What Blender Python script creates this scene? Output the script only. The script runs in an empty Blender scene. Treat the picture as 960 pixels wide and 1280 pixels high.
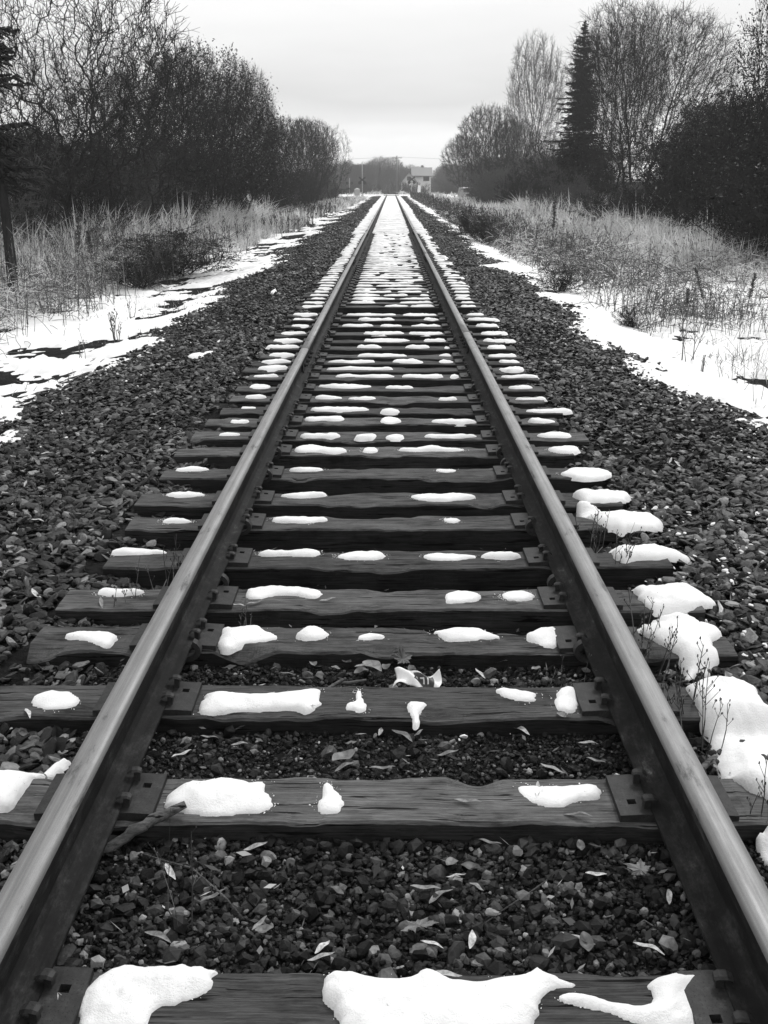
import bpy, math, random
import numpy as np
PI = math.pi
C = bpy.context.scene.collection
sc = bpy.context.scene
R = np.random.RandomState(7)
random.seed(7)

# ------------------------------------------------------------------ helpers
def link_mesh(name, me, mat=None, parent=None):
    o = bpy.data.objects.new(name, me); C.objects.link(o)
    if mat is not None:
        for m in (mat if isinstance(mat, (list, tuple)) else [mat]): me.materials.append(m)
    if parent is not None: o.parent = parent
    return o

def np_mesh(name, V, F, smooth=False, matidx=None):
    """V (N,3); F = array (M,k) or list of such arrays"""
    V = np.asarray(V, dtype=np.float32)
    Fs = F if isinstance(F, list) else [F]
    Fs = [np.asarray(f, dtype=np.int32) for f in Fs if len(f)]
    me = bpy.data.meshes.new(name)
    me.vertices.add(len(V)); me.vertices.foreach_set('co', V.ravel())
    idx = np.concatenate([f.ravel() for f in Fs]) if Fs else np.zeros(0, np.int32)
    tot = np.concatenate([np.full(len(f), f.shape[1], np.int32) for f in Fs]) if Fs else np.zeros(0, np.int32)
    st = np.concatenate([[0], np.cumsum(tot)[:-1]]).astype(np.int32) if len(tot) else tot
    me.loops.add(len(idx)); me.loops.foreach_set('vertex_index', idx)
    me.polygons.add(len(tot)); me.polygons.foreach_set('loop_start', st); me.polygons.foreach_set('loop_total', tot)
    if matidx is not None: me.polygons.foreach_set('material_index', np.asarray(matidx, np.int32))
    me.polygons.foreach_set('use_smooth', np.full(len(tot), smooth, bool))
    me.update(calc_edges=True)
    return me

class MB:
    """collects polygons, builds one mesh"""
    def __init__(s): s.v = []; s.f = []; s.m = []
    def add(s, vs, fs, mi=0):
        b = len(s.v); s.v += [tuple(v) for v in vs]; s.f += [tuple(i + b for i in f) for f in fs]; s.m += [mi] * len(fs); return s
    def box(s, x0, x1, y0, y1, z0, z1, mi=0, bev=0.0):
        if bev <= 0:
            vs = [(x0,y0,z0),(x1,y0,z0),(x1,y1,z0),(x0,y1,z0),(x0,y0,z1),(x1,y0,z1),(x1,y1,z1),(x0,y1,z1)]
            return s.add(vs, [(0,3,2,1),(4,5,6,7),(0,1,5,4),(1,2,6,5),(2,3,7,6),(3,0,4,7)], mi)
        b = bev; z2 = z1 - b
        vs = [(x0,y0,z0),(x1,y0,z0),(x1,y1,z0),(x0,y1,z0),(x0,y0,z2),(x1,y0,z2),(x1,y1,z2),(x0,y1,z2),
              (x0+b,y0+b,z1),(x1-b,y0+b,z1),(x1-b,y1-b,z1),(x0+b,y1-b,z1)]
        return s.add(vs, [(0,3,2,1),(0,1,5,4),(1,2,6,5),(2,3,7,6),(3,0,4,7),(4,5,9,8),(5,6,10,9),(6,7,11,10),(7,4,8,11),(8,9,10,11)], mi)
    def tube(s, pts, rad, n=8, mi=0, cap=True):
        pts = [np.array(p, float) for p in pts]
        if not hasattr(rad, '__len__'): rad = [rad] * len(pts)
        rings = []
        for i, p in enumerate(pts):
            d = pts[min(i+1, len(pts)-1)] - pts[max(i-1, 0)]; d /= (np.linalg.norm(d) + 1e-9)
            a = np.array((0,0,1.)) if abs(d[2]) < .9 else np.array((1.,0,0))
            u = np.cross(d, a); u /= np.linalg.norm(u); w = np.cross(d, u)
            rings.append([p + rad[i]*(math.cos(2*PI*k/n)*u + math.sin(2*PI*k/n)*w) for k in range(n)])
        vs = [v for r in rings for v in r]; fs = []
        for i in range(len(pts)-1):
            for k in range(n):
                a = i*n+k; b = i*n+(k+1) % n; fs.append((a, a+n, b+n, b))
        if cap: fs.append(tuple(range(n))); fs.append(tuple((len(pts)-1)*n + k for k in range(n))[::-1])
        return s.add(vs, fs, mi)
    def prism(s, poly, axis, a, b, mi=0):
        """poly: 2D points; axis 'x','y','z' extruded from a to b"""
        def P3(p, t):
            return {'x': (t, p[0], p[1]), 'y': (p[0], t, p[1]), 'z': (p[0], p[1], t)}[axis]
        n = len(poly); vs = [P3(p, a) for p in poly] + [P3(p, b) for p in poly]
        fs = [tuple(range(n)), tuple(range(2*n-1, n-1, -1))] + [(i, i+n, (i+1) % n + n, (i+1) % n) for i in range(n)]
        return s.add(vs, fs, mi)
    def mesh(s, name, smooth=False):
        me = bpy.data.meshes.new(name); me.from_pydata([tuple(map(float, v)) for v in s.v], [], s.f)
        me.polygons.foreach_set('material_index', s.m); me.polygons.foreach_set('use_smooth', [smooth]*len(s.f))
        me.validate(); me.update(); return me
    def build(s, name, mat, parent=None, smooth=False): return link_mesh(name, s.mesh(name, smooth), mat, parent)

def tag(o, label=None, cat=None, group=None, kind=None):
    if label: o['label'] = label
    if cat: o['category'] = cat
    if group: o['group'] = group
    if kind: o['kind'] = kind
    return o
def empty(name, loc=(0,0,0), rz=0):
    o = bpy.data.objects.new(name, None); C.objects.link(o); o.location = loc; o.rotation_euler = (0,0,rz); o.empty_display_size = .1
    return o
def copy_tree(o, parent=None):
    c = o.copy(); C.objects.link(c)
    if parent is not None: c.parent = parent
    for ch in list(o.children): copy_tree(ch, c)
    return c

# value noise
def _h(ix, iy, s):
    n = (ix.astype(np.int64)*374761393 + iy.astype(np.int64)*668265263 + s*974711) & 0x7fffffff
    n = ((n ^ (n >> 13)) * 1274126177) & 0x7fffffff
    return ((n ^ (n >> 16)) & 0xffff) / 65535.0
def vnoise(x, y, s=0):
    x = np.asarray(x, float); y = np.asarray(y, float)
    ix = np.floor(x); iy = np.floor(y); fx = x-ix; fy = y-iy
    fx = fx*fx*(3-2*fx); fy = fy*fy*(3-2*fy)
    a = _h(ix,iy,s); b = _h(ix+1,iy,s); c = _h(ix,iy+1,s); d = _h(ix+1,iy+1,s)
    return (a*(1-fx)+b*fx)*(1-fy) + (c*(1-fx)+d*fx)*fy
def fbm(x, y, s=0, o=4):
    t = 0; a = .5; n = 0
    for i in range(o):
        t = t + a*vnoise(np.asarray(x)*2**i, np.asarray(y)*2**i, s+i*17); n += a; a *= .5
    return t/n

# ------------------------------------------------------------------ camera
FPX = 1250.0; CAMX = .01; CAMZ = 1.549
TH = math.atan(408/FPX); YAW = 9*math.cos(TH)/FPX
cam = bpy.data.cameras.new('camera'); cam.sensor_fit = 'VERTICAL'; cam.sensor_height = 36; cam.lens = 36*FPX/1280
cam.clip_start = .05; cam.clip_end = 5000
co = bpy.data.objects.new('camera', cam); C.objects.link(co); co.location = (CAMX, 0, CAMZ); co.rotation_euler = (PI/2-TH, 0, YAW)
sc.camera = co
ct, st_, cy, sy = math.cos(TH), math.sin(TH), math.cos(YAW), math.sin(YAW)
def P(px, py, z=0.0):
    """where the line of sight of a photo pixel meets the height z"""
    a = (px-480)/FPX; b = -(py-640)/FPX
    fy = ct + b*st_; uz = -st_ + b*ct          # before yaw: x=a, y=fy, z=uz
    X = a*cy - fy*sy; Y = a*sy + fy*cy
    t = (z-CAMZ)/uz
    return np.array((CAMX + X*t, Y*t, z))
def X_at(px, y): return CAMX + (px-489)*(y*ct+.45)/FPX     # lateral position at a distance
def H_at(py, y): return CAMZ + (232-py)*y*ct*ct/FPX

# ------------------------------------------------------------------ materials
def nodes(name):
    m = bpy.data.materials.new(name); m.use_nodes = True; nt = m.node_tree; b = nt.nodes['Principled BSDF']
    return m, nt, b
def N(nt, t, **k):
    n = nt.nodes.new(t)
    for a, v in k.items():
        if a in n.inputs: n.inputs[a].default_value = v
        else: setattr(n, a, v)
    return n
def ramp(nt, fac, stops):
    r = nt.nodes.new('ShaderNodeValToRGB'); e = r.color_ramp.elements
    while len(e) < len(stops): e.new(.5)
    for i, (p, v) in enumerate(stops): e[i].position = p; e[i].color = (v, v, v, 1)
    nt.links.new(fac, r.inputs[0]); return r.outputs[0]
def mix(nt, kind, a, b, fac=1.0):
    n = nt.nodes.new('ShaderNodeMix'); n.data_type = 'RGBA'; n.blend_type = kind
    for s, i in ((fac, 0), (a, 6), (b, 7)):
        if hasattr(s, 'is_linked'): nt.links.new(s, n.inputs[i])
        elif i == 0: n.inputs[0].default_value = s
        else: n.inputs[i].default_value = (s, s, s, 1)
    return n.outputs[2]
def coords(nt, scale=(1,1,1), which='Object'):
    tc = nt.nodes.new('ShaderNodeTexCoord'); mp = nt.nodes.new('ShaderNodeMapping'); mp.inputs['Scale'].default_value = scale
    nt.links.new(tc.outputs[which], mp.inputs[0]); return mp.outputs[0]
def noise(nt, vec, scale, detail=6, rough=.6):
    n = N(nt, 'ShaderNodeTexNoise', Scale=scale, Detail=detail, Roughness=rough); nt.links.new(vec, n.inputs['Vector']); return n.outputs['Fac']
def bump(nt, b, h, strength=.5, dist=.01):
    n = N(nt, 'ShaderNodeBump', Strength=strength, Distance=dist); nt.links.new(h, n.inputs['Height']); nt.links.new(n.outputs[0], b.inputs['Normal'])
def setc(nt, b, s):
    nt.links.new(s, b.inputs['Base Color'])

def mat_stone(name, stops, lo=.75):
    m, nt, b = nodes(name); g = nt.nodes.new('ShaderNodeNewGeometry'); v = coords(nt)
    c = ramp(nt, g.outputs['Random Per Island'], stops)
    n1 = ramp(nt, noise(nt, v, 60, 5), [(.3, .55), (.7, 1.35)])
    c = mix(nt, 'MULTIPLY', c, n1); c = mix(nt, 'MULTIPLY', c, ramp(nt, noise(nt, v, 1.4, 4), [(.35, .55), (.65, 1.35)])); setc(nt, b, c); b.inputs['Roughness'].default_value = lo
    bump(nt, b, noise(nt, v, 110, 4), .55, .004); b.inputs['Specular IOR Level'].default_value = .22
    return m
M = {}
M['ballast'] = mat_stone('crushed_stone', [(0, .003), (.4, .009), (.7, .028), (.86, .08), (1, .26)], .5)
M['gravel'] = mat_stone('bed_gravel', [(0, .003), (.45, .009), (.78, .03), (.92, .10), (1, .3)], .6)

def mat_wood(name, top, seed=0, rough=.85):
    m, nt, b = nodes(name)
    oi = nt.nodes.new('ShaderNodeObjectInfo'); tc = nt.nodes.new('ShaderNodeTexCoord')
    ad = N(nt, 'ShaderNodeVectorMath', operation='ADD'); cb = nt.nodes.new('ShaderNodeCombineXYZ')
    ml = N(nt, 'ShaderNodeMath', operation='MULTIPLY'); ml.inputs[1].default_value = 37; nt.links.new(oi.outputs['Random'], ml.inputs[0])
    for i in range(3): nt.links.new(ml.outputs[0], cb.inputs[i])
    nt.links.new(tc.outputs['Object'], ad.inputs[0]); nt.links.new(cb.outputs[0], ad.inputs[1])
    def mp(s):
        q = nt.nodes.new('ShaderNodeMapping'); q.inputs['Scale'].default_value = s; nt.links.new(ad.outputs[0], q.inputs[0]); return q.outputs[0]
    gr = noise(nt, mp((5, 190, 190)), 1.0, 8, .75)
    big = noise(nt, mp((5, 14, 14)), 1.0, 7, .7)
    crack = noise(nt, mp((3.5, 75, 75)), 1.0, 3, .5)
    c = ramp(nt, gr, [(.32, top*.3), (.5, top), (.66, top*1.7)])
    c = mix(nt, 'MULTIPLY', c, ramp(nt, big, [(.32, .35), (.47, .95), (.66, 1.35)]))
    ck = ramp(nt, crack, [(.35, .1), (.385, 1.0)])
    c = mix(nt, 'MULTIPLY', c, ck); setc(nt, b, c)
    sp = ramp(nt, oi.outputs['Random'], [(0, .62), (1, 1.3)]); c2 = mix(nt, 'MULTIPLY', c, sp); setc(nt, b, c2)
    b.inputs['Roughness'].default_value = rough; b.inputs['Specular IOR Level'].default_value = .10
    hh = mix(nt, 'MULTIPLY', gr, ck); bump(nt, b, hh, .6, .004)
    return m
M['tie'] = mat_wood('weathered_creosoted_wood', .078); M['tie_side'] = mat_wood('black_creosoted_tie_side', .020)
M['stick'] = mat_wood('dead_wood', .09)

m, nt, b = nodes('dark_rusty_rail_steel'); v = coords(nt)
n1 = noise(nt, coords(nt, (1, .45, 1)), 16, 9, .78); vs_ = coords(nt, (30, 1.2, 30)); n2 = noise(nt, vs_, 1, 6, .65)
c = ramp(nt, n1, [(.3, .005), (.5, .012), (.6, .028), (.68, .07), (.75, .2)])
c = mix(nt, 'MULTIPLY', c, ramp(nt, n2, [(.3, .6), (.7, 1.5)])); setc(nt, b, c)
b.inputs['Roughness'].default_value = .7; b.inputs['Specular IOR Level'].default_value = .10; bump(nt, b, n1, .5, .004); M['rust'] = m

m, nt, b = nodes('worn_running_steel'); vs_ = coords(nt, (90, .9, 90)); n2 = noise(nt, vs_, 1, 5, .6); v = coords(nt)
n1 = noise(nt, coords(nt, (22, 5, 22)), 1, 6, .7); n3 = noise(nt, v, 900, 2, .5)
c = ramp(nt, n2, [(.25, .13), (.5, .19), (.75, .26)]); c = mix(nt, 'MULTIPLY', c, ramp(nt, n1, [(.33, .4), (.42, .95), (.7, 1.15)]))
c = mix(nt, 'MULTIPLY', c, ramp(nt, n3, [(.3, .8), (.7, 1.2)])); setc(nt, b, c)
b.inputs['Metallic'].default_value = .55; nt.links.new(ramp(nt, n1, [(.3, .62), (.7, .5)]), b.inputs['Roughness'])
bump(nt, b, n2, .12, .002); M['steel'] = m

m, nt, b = nodes('tie_plate_iron'); v = coords(nt); n1 = noise(nt, v, 30, 6, .7); n3 = noise(nt, v, 260, 2, .5)
c = ramp(nt, n1, [(.3, .018), (.6, .04), (.75, .07)]); c = mix(nt, 'MULTIPLY', c, ramp(nt, n3, [(.3, .35), (.42, 1.0)])); setc(nt, b, c)
b.inputs['Roughness'].default_value = .6; b.inputs['Metallic'].default_value = .2; b.inputs['Specular IOR Level'].default_value = .2; bump(nt, b, n1, .4, .002); M['plate'] = m
m, nt, b = nodes('spike_hole_shade'); setc(nt, b, ramp(nt, noise(nt, coords(nt), 50), [(0, .004), (1, .012)])); b.inputs['Roughness'].default_value = 1; M['hole'] = m

def mat_snow(name):
    m, nt, b = nodes(name); v = coords(nt)
    n1 = noise(nt, v, 5, 5, .6); n2 = noise(nt, v, 160, 4, .7); n3 = noise(nt, v, 420, 2, .6)
    c = ramp(nt, n1, [(.3, .80), (.7, .9)])
    c = mix(nt, 'MULTIPLY', c, ramp(nt, noise(nt, v, 85, 5, .75), [(.30, .45), (.36, 1.0)])); setc(nt, b, c)
    b.inputs['Roughness'].default_value = .7; b.inputs['Specular IOR Level'].default_value = .25
    b.inputs['Subsurface Weight'].default_value = .0
    bump(nt, b, mix(nt, 'ADD', n2, n3, .5), .55, .006); return m
M['snow'] = mat_snow('crusted_snow')

m, nt, b = nodes('dark_soil'); v = coords(nt); n1 = noise(nt, v, 3.0, 8, .7); n2 = noise(nt, v, 40, 5, .7)
c = ramp(nt, n1, [(.3, .008), (.55, .02), (.75, .05)]); c = mix(nt, 'MULTIPLY', c, ramp(nt, n2, [(.3, .4), (.7, 1.7)])); setc(nt, b, c)
b.inputs['Roughness'].default_value = .95; b.inputs['Specular IOR Level'].default_value = .03; bump(nt, b, n2, .9, .03); M['soil'] = m

def mat_isl(name, stops, rough=.8, trans=0):
    m, nt, b = nodes(name); g = nt.nodes.new('ShaderNodeNewGeometry')
    c = ramp(nt, g.outputs['Random Per Island'], stops)
    c = mix(nt, 'MULTIPLY', c, ramp(nt, noise(nt, coords(nt), 1.3, 4), [(.3, .7), (.7, 1.3)])); setc(nt, b, c)
    b.inputs['Roughness'].default_value = rough; b.inputs['Specular IOR Level'].default_value = .06
    if trans:
        t = nt.nodes.new('ShaderNodeBsdfTranslucent'); nt.links.new(c, t.inputs[0]); ms = nt.nodes.new('ShaderNodeMixShader'); ms.inputs[0].default_value = trans
        nt.links.new(b.outputs[0], ms.inputs[1]); nt.links.new(t.outputs[0], ms.inputs[2]); nt.links.new(ms.outputs[0], nt.nodes['Material Output'].inputs[0])
    return m
M['grass'] = mat_isl('dry_grass', [(0, .35), (.3, .6), (.8, .8), (1, .85)], .8, .4)
M['grass_dull'] = mat_isl('dull_grass', [(0, .06), (.5, .24), (1, .6)], .8, .3)
M['weed'] = mat_isl('dead_weed_stems', [(0, .03), (.6, .09), (1, .26)])
M['foliage'] = mat_isl('dry_leaves', [(0, .012), (.7, .035), (.93, .09), (1, .3)])
M['needle'] = mat_isl('spruce_needles', [(0, .008), (.6, .018), (1, .035)])
M['leaf_pale'] = mat_isl('pale_fallen_leaf', [(0, .35), (1, .55)], .6)
M['leaf_dull'] = mat_isl('dull_fallen_leaf', [(0, .1), (1, .2)], .6)

def mat_leaf(name, lo, hi):
    m, nt, b = nodes(name); oi = nt.nodes.new('ShaderNodeObjectInfo'); c = ramp(nt, oi.outputs['Random'], [(0, lo), (1, hi)])
    c = mix(nt, 'MULTIPLY', c, ramp(nt, noise(nt, coords(nt), 70, 5), [(.35, .45), (.6, 1.1)])); setc(nt, b, c); b.inputs['Roughness'].default_value = .55; return m
M['leaf_pale'] = mat_leaf('pale_fallen_leaf', .12, .55); M['leaf_dull'] = mat_leaf('dull_fallen_leaf', .05, .16)
def mat_bark(name, a, bb):
    m, nt, b = nodes(name); v = coords(nt, (6, 6, 1.5)); n1 = noise(nt, v, 3, 6, .7)
    setc(nt, b, ramp(nt, n1, [(.3, a), (.7, bb)])); b.inputs['Roughness'].default_value = .9; b.inputs['Specular IOR Level'].default_value = .02
    bump(nt, b, n1, .6, .02); return m
M['bark'] = mat_bark('dark_bark', .010, .035); M['twig'] = mat_bark('twig_bark', .012, .04)
M['twig_mid'] = mat_bark('mid_twig_bark', .05, .12); M['bark_pale'] = mat_bark('grey_bark', .06, .14); M['twig_pale'] = mat_bark('pale_twig_bark', .09, .17)

def mat_flat(name, v, rough=.6, metal=0, sc_=12, var=.25):
    m, nt, b = nodes(name); setc(nt, b, ramp(nt, noise(nt, coords(nt), sc_, 5), [(.3, v*(1-var)), (.7, v*(1+var))]))
    b.inputs['Roughness'].default_value = rough; b.inputs['Metallic'].default_value = metal; return m
M['white_paint'] = mat_flat('white_paint', .82, .6, 0, 3, .1); M['roof'] = mat_flat('grey_shingles', .16); M['glass'] = mat_flat('dark_glass', .03, .1)
M['black'] = mat_flat('black_metal', .015); M['grey_metal'] = mat_flat('grey_metal', .35, .5, .3); M['pole_wood'] = mat_flat('pole_wood', .16, .9)
M['car'] = mat_flat('car_paint', .16, .3, .2, 2, .1); M['tyre'] = mat_flat('tyre_rubber', .02, .9); M['lamp'] = mat_flat('lamp_glass', .6, .2)
M['paper'] = mat_flat('wrapper_paper', .75, .5, 0, 60, .08); M['print'] = mat_flat('wrapper_print', .05, .5, 0, 60, .4)
M['brick'] = mat_flat('grey_siding', .72, .8)

# ------------------------------------------------------------------ terrain
def terr(x, y):
    x = np.asarray(x, float); y = np.asarray(y, float); ax = np.abs(x)
    p = np.interp(ax, [0, 1.15, 1.45, 2.0, 2.7, 3.5, 6, 9, 14, 60, 400], [-.062, -.06, -.05, -.085, -.17, -.33, -.42, -.5, -.6, -.5, 0])
    p = p - .05*np.clip((y-3.3)/.4, 0, 1)*np.clip((1.12-ax)/.1, 0, 1)
    p = p + np.where(x > 0, 1, 0)*np.interp(ax, [3.2, 5, 7.5, 10, 14, 40], [0, .06, .30, .5, .6, .2])*np.clip((95-y)/40, 0, 1)
    w = np.clip((ax-1.6)/2, 0, 1)
    p = p + w*(fbm(x*.6, y*.6, 3, 3)-.5)*.14 + np.clip((ax-3)/4, 0, 1)*(fbm(x*.15+9, y*.15, 5, 3)-.5)*.3
    # the road embankment at the crossing
    k = np.clip(1-(np.abs(y-170)-4.5)/9, 0, 1); k = k*k*(3-2*k)
    tgt = np.where(ax < 1.2, p, .09)
    p = p*(1-k) + tgt*k
    # land falls away a little beyond the crossing
    f = np.clip((y-178), 0, 60); p = p - f*f/3600*1.3*np.clip(1.5-ax/30, .25, 1)
    return p
def axis(segs):
    out = []
    for a, b_, s in segs: out.append(np.arange(a, b_, s))
    out.append(np.array([segs[-1][1]])); return np.unique(np.round(np.concatenate(out), 4))
def grid_mesh(name, xs, ys, zf, mat, keep=None, smooth=True):
    X, Y = np.meshgrid(xs, ys); Z = zf(X, Y); nx = len(xs); ny = len(ys)
    V = np.stack([X.ravel(), Y.ravel(), Z.ravel()], 1)
    i = (np.arange(ny-1)[:, None]*nx + np.arange(nx-1)[None, :]).ravel()
    F = np.stack([i, i+1, i+nx+1, i+nx], 1)
    if keep is not None:
        k = keep(X, Y).ravel(); F = F[k[F].any(axis=1)]
        used = np.unique(F); re = np.full(len(V), -1, np.int64); re[used] = np.arange(len(used)); V = V[used]; F = re[F]
    return link_mesh(name, np_mesh(name, V, F, smooth), mat)
gx = np.unique(np.concatenate([-axis([(0, 9, .18), (9, 30, .8), (30, 120, 5), (120, 1500, 60)]), axis([(0, 9, .18), (9, 30, .8), (30, 120, 5), (120, 1500, 60)])]))
gy = axis([(-12, 0, 1), (0, 26, .18), (26, 80, .5), (80, 260, 2), (260, 2400, 40)])
g = grid_mesh('ground', gx, gy, terr, M['soil']); tag(g, kind='structure')

# snow-covered road over the crossing
def road_z(x, y):
    top = np.where(np.abs(x) < .70, .165, .150) + .012*(fbm(x*.8, y*.8, 8, 3)-.5); k = np.clip((y-162)/4.5, 0, 1)
    return np.where(y < 166.4, top*k+(1-k)*(terr(x, y)+.0), top)
rd = grid_mesh('road', axis([(-70, -4, 1), (-4, 4, .2), (4, 70, 1)]), axis([(161, 173.5, .5)]), road_z, M['snow'], keep=lambda X, Y: (Y > 166.4) | ((np.abs(X) > 1.5) & (fbm(X*.5, Y*.5, 19, 3) < .62))); tag(rd, kind='structure')
b_ = MB(); b_.box(-70, 70, 166.5, 173.5, -.35, .115); o = b_.build('road_embankment', M['soil']); tag(o, kind='structure')

# ------------------------------------------------------------------ ties
rows_back = [1215, 972, 857, 785]; rows_front = [761, 708, 661, 630, 597, 568.5, 549, 530, 517.5, 501.5, 488, 473.5, 464.6, 455, 447, 436.5, 428, 418.5, 409, 401, 395, 384, 379.5, 374.5]
TW = .205
ty = [P(489, r)[1]-TW/2 for r in rows_back] + [P(489, r)[1]+TW*.45 for r in rows_front]
for i in range(1, len(ty)):
    if ty[i]-ty[i-1] < .36: ty[i] = ty[i-1]+.36
while ty[-1] < 214: ty.append(ty[-1] + R.uniform(.44, .52))
ty = np.array(ty); NT = len(ty)
tie_len = [(-1.30, 1.2)]*3 + [(-1.27, 1.22), (-1.28, 1.22), (-1.22, 1.22), (-1.25, 1.20), (-1.30, 1.20), (-1.28, 1.2), (-1.30, 1.12), (-1.28, 1.28), (-1.26, 1.16)]
trot = R.uniform(-.012, .012, NT)

def tie_mesh(seed, x0, x1, nx, w=TW, worn=1.0):
    r = np.random.RandomState(seed)
    # cross-section loop, counter-clockwise seen from +x (y,z)
    cs = [(-.5, -.17), (-.5, -.09), (-.5, -.03), (-.5, -.007), (-.475, 0), (-.22, 0), (0, 0), (.22, 0), (.475, 0), (.5, -.007), (.5, -.05), (.5, -.17)]
    xs = np.linspace(x0, x1, nx); V = []
    gouge = [(r.uniform(x0, x1), r.uniform(.04, .2), r.uniform(.003, .012), r.choice([-1, 1])) for _ in range(5)]
    for x in xs:
        wy = (vnoise(x*2, seed*3.1, 1)-.5)*.008
        for k, (yy, zz) in enumerate(cs):
            y = yy*w + wy; z = zz
            if k >= 2 and k <= 10:
                z += (fbm(x*11+k*3, seed+k, 2, 5)-.5)*.009*worn
                if k in (3, 4, 8, 9, 2):
                    y += (fbm(x*8, seed*1.7+(k > 5), 4, 6)-.5)*.017*worn
                    z -= max(0, float(fbm(x*4, seed*2.3+(k > 5), 6, 3))-.6)*.10*worn
                    for gx_, gw, gd, gs in gouge:
                        if (k > 5) == (gs > 0): z -= gd*worn*math.exp(-((x-gx_)/gw)**4)
                if abs(abs(x)-.755) < .18: z = min(z, -.0005) if k in (5, 6, 7) else z
            V.append((x, y, z))
    n = len(cs); F = []
    for i in range(nx-1):
        for k in range(n):
            a = i*n+k; b = i*n+(k+1) % n; F.append((a, b, b+n, a+n))
    me = bpy.data.meshes.new('railway_tie')
    me.from_pydata([tuple(map(float, v)) for v in V], [], F + [tuple(range(n))[::-1], tuple((nx-1)*n+k for k in range(n))])
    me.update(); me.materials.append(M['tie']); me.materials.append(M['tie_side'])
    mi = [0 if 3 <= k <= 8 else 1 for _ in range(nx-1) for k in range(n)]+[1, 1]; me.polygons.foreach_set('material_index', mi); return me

def plate_mesh():
    """plate centred on the rail; +x is outwards; two spike holes"""
    mb = MB(); t = .016
    xs = [-.152, -.122, -.100, -.0955, .0955, .100, .122, .152]; ys = [-.092, -.045, -.023, .023, .045, .092]
    holes = {(1, 1), (5, 3), (1, 3)} - {(1, 3)}
    def zz(x): return t + .004*(1-min(1, (abs(abs(x)-.085))/.06))
    for i in range(len(xs)-1):
        for j in range(len(ys)-1):
            x0, x1, y0, y1 = xs[i], xs[i+1], ys[j], ys[j+1]; a, c_ = zz(x0), zz(x1)
            if (i, j) in holes:
                mb.add([(x0,y0,.0012),(x1,y0,.0012),(x1,y1,.0012),(x0,y1,.0012)], [(0,1,2,3)], 1)
                mb.add([(x0,y0,0),(x1,y0,0),(x1,y1,0),(x0,y1,0),(x0,y0,a),(x1,y0,c_),(x1,y1,c_),(x0,y1,a)], [(0,4,5,1),(1,5,6,2),(2,6,7,3),(3,7,4,0)])
            else: mb.add([(x0,y0,a),(x1,y0,c_),(x1,y1,c_),(x0,y1,a)], [(0,1,2,3)])
    x0, x1, y0, y1 = xs[0], xs[-1], ys[0], ys[-1]
    for k in range(len(xs)-1):
        a, c_ = xs[k], xs[k+1]
        mb.add([(a,y0,-.004),(c_,y0,-.004),(c_,y0,zz(c_)),(a,y0,zz(a))], [(0,1,2,3)]); mb.add([(c_,y1,-.004),(a,y1,-.004),(a,y1,zz(a)),(c_,y1,zz(c_))], [(0,1,2,3)])
    mb.add([(x0,y1,-.004),(x0,y0,-.004),(x0,y0,zz(x0)),(x0,y1,zz(x0))], [(0,1,2,3)]); mb.add([(x1,y0,-.004),(x1,y1,-.004),(x1,y1,zz(x1)),(x1,y0,zz(x1))], [(0,1,2,3)])
    me = mb.mesh('tie_plate'); me.materials.append(M['plate']); me.materials.append(M['hole']); return me
def spike_mesh():
    """origin at the rail-base edge; head hooks towards -x"""
    mb = MB()
    mb.box(.001, .017, -.008, .008, -.004, .030)
    prof = [(-.017, .024), (-.016, .031), (-.004, .037), (.012, .037), (.021, .032), (.022, .026)]
    n = 8; vs = []; fs = []
    ws = [.009, .013, .015, .015, .012, .009]
    top = []; 
    for (x, z), w in zip(prof, ws): top.append((x, z, w))
    for x, z, w in top: vs += [(x, -w, z-.004), (x, -w*.6, z), (x, w*.6, z), (x, w, z-.004)]
    for i in range(len(top)-1):
        for k in range(3): a = i*4+k; fs.append((a, a+4, a+5, a+1))
        fs.append((i*4, i*4+3, i*4+7, i*4+4))
    fs.append((0, 1, 2, 3)); L = (len(top)-1)*4; fs.append((L+3, L+2, L+1, L))
    mb.add(vs, fs); me = mb.mesh('rail_spike'); me.materials.append(M['plate']); return me
PM, SM_ = plate_mesh(), spike_mesh()
RX = .7525
far_tie = [tie_mesh(100+k, -1.29+.03*k, 1.2+.02*k, 24) for k in range(4)]
where1 = ['at the bottom edge of the picture', 'second up from the bottom edge', 'third up from the bottom edge', 'fourth up from the bottom edge', 'fifth up from the bottom edge']
ordn = ['first','second','third','fourth','fifth','sixth','seventh','eighth','ninth','tenth','eleventh','twelfth','thirteenth','fourteenth','fifteenth','sixteenth','seventeenth','eighteenth','nineteenth','twentieth']
def nth(i):
    i += 1
    if i <= 20: return ordn[i-1]
    suf = 'th' if 10 <= i % 100 <= 20 else {1: 'st', 2: 'nd', 3: 'rd'}.get(i % 10, 'th'); return f'{i}{suf}'
def stretch(y):
    return ('about ten metres out' if y < 20 else 'in the middle distance' if y < 45 else 'far off, almost hidden by snow' if y < 90 else 'very far off near the road crossing')
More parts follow.
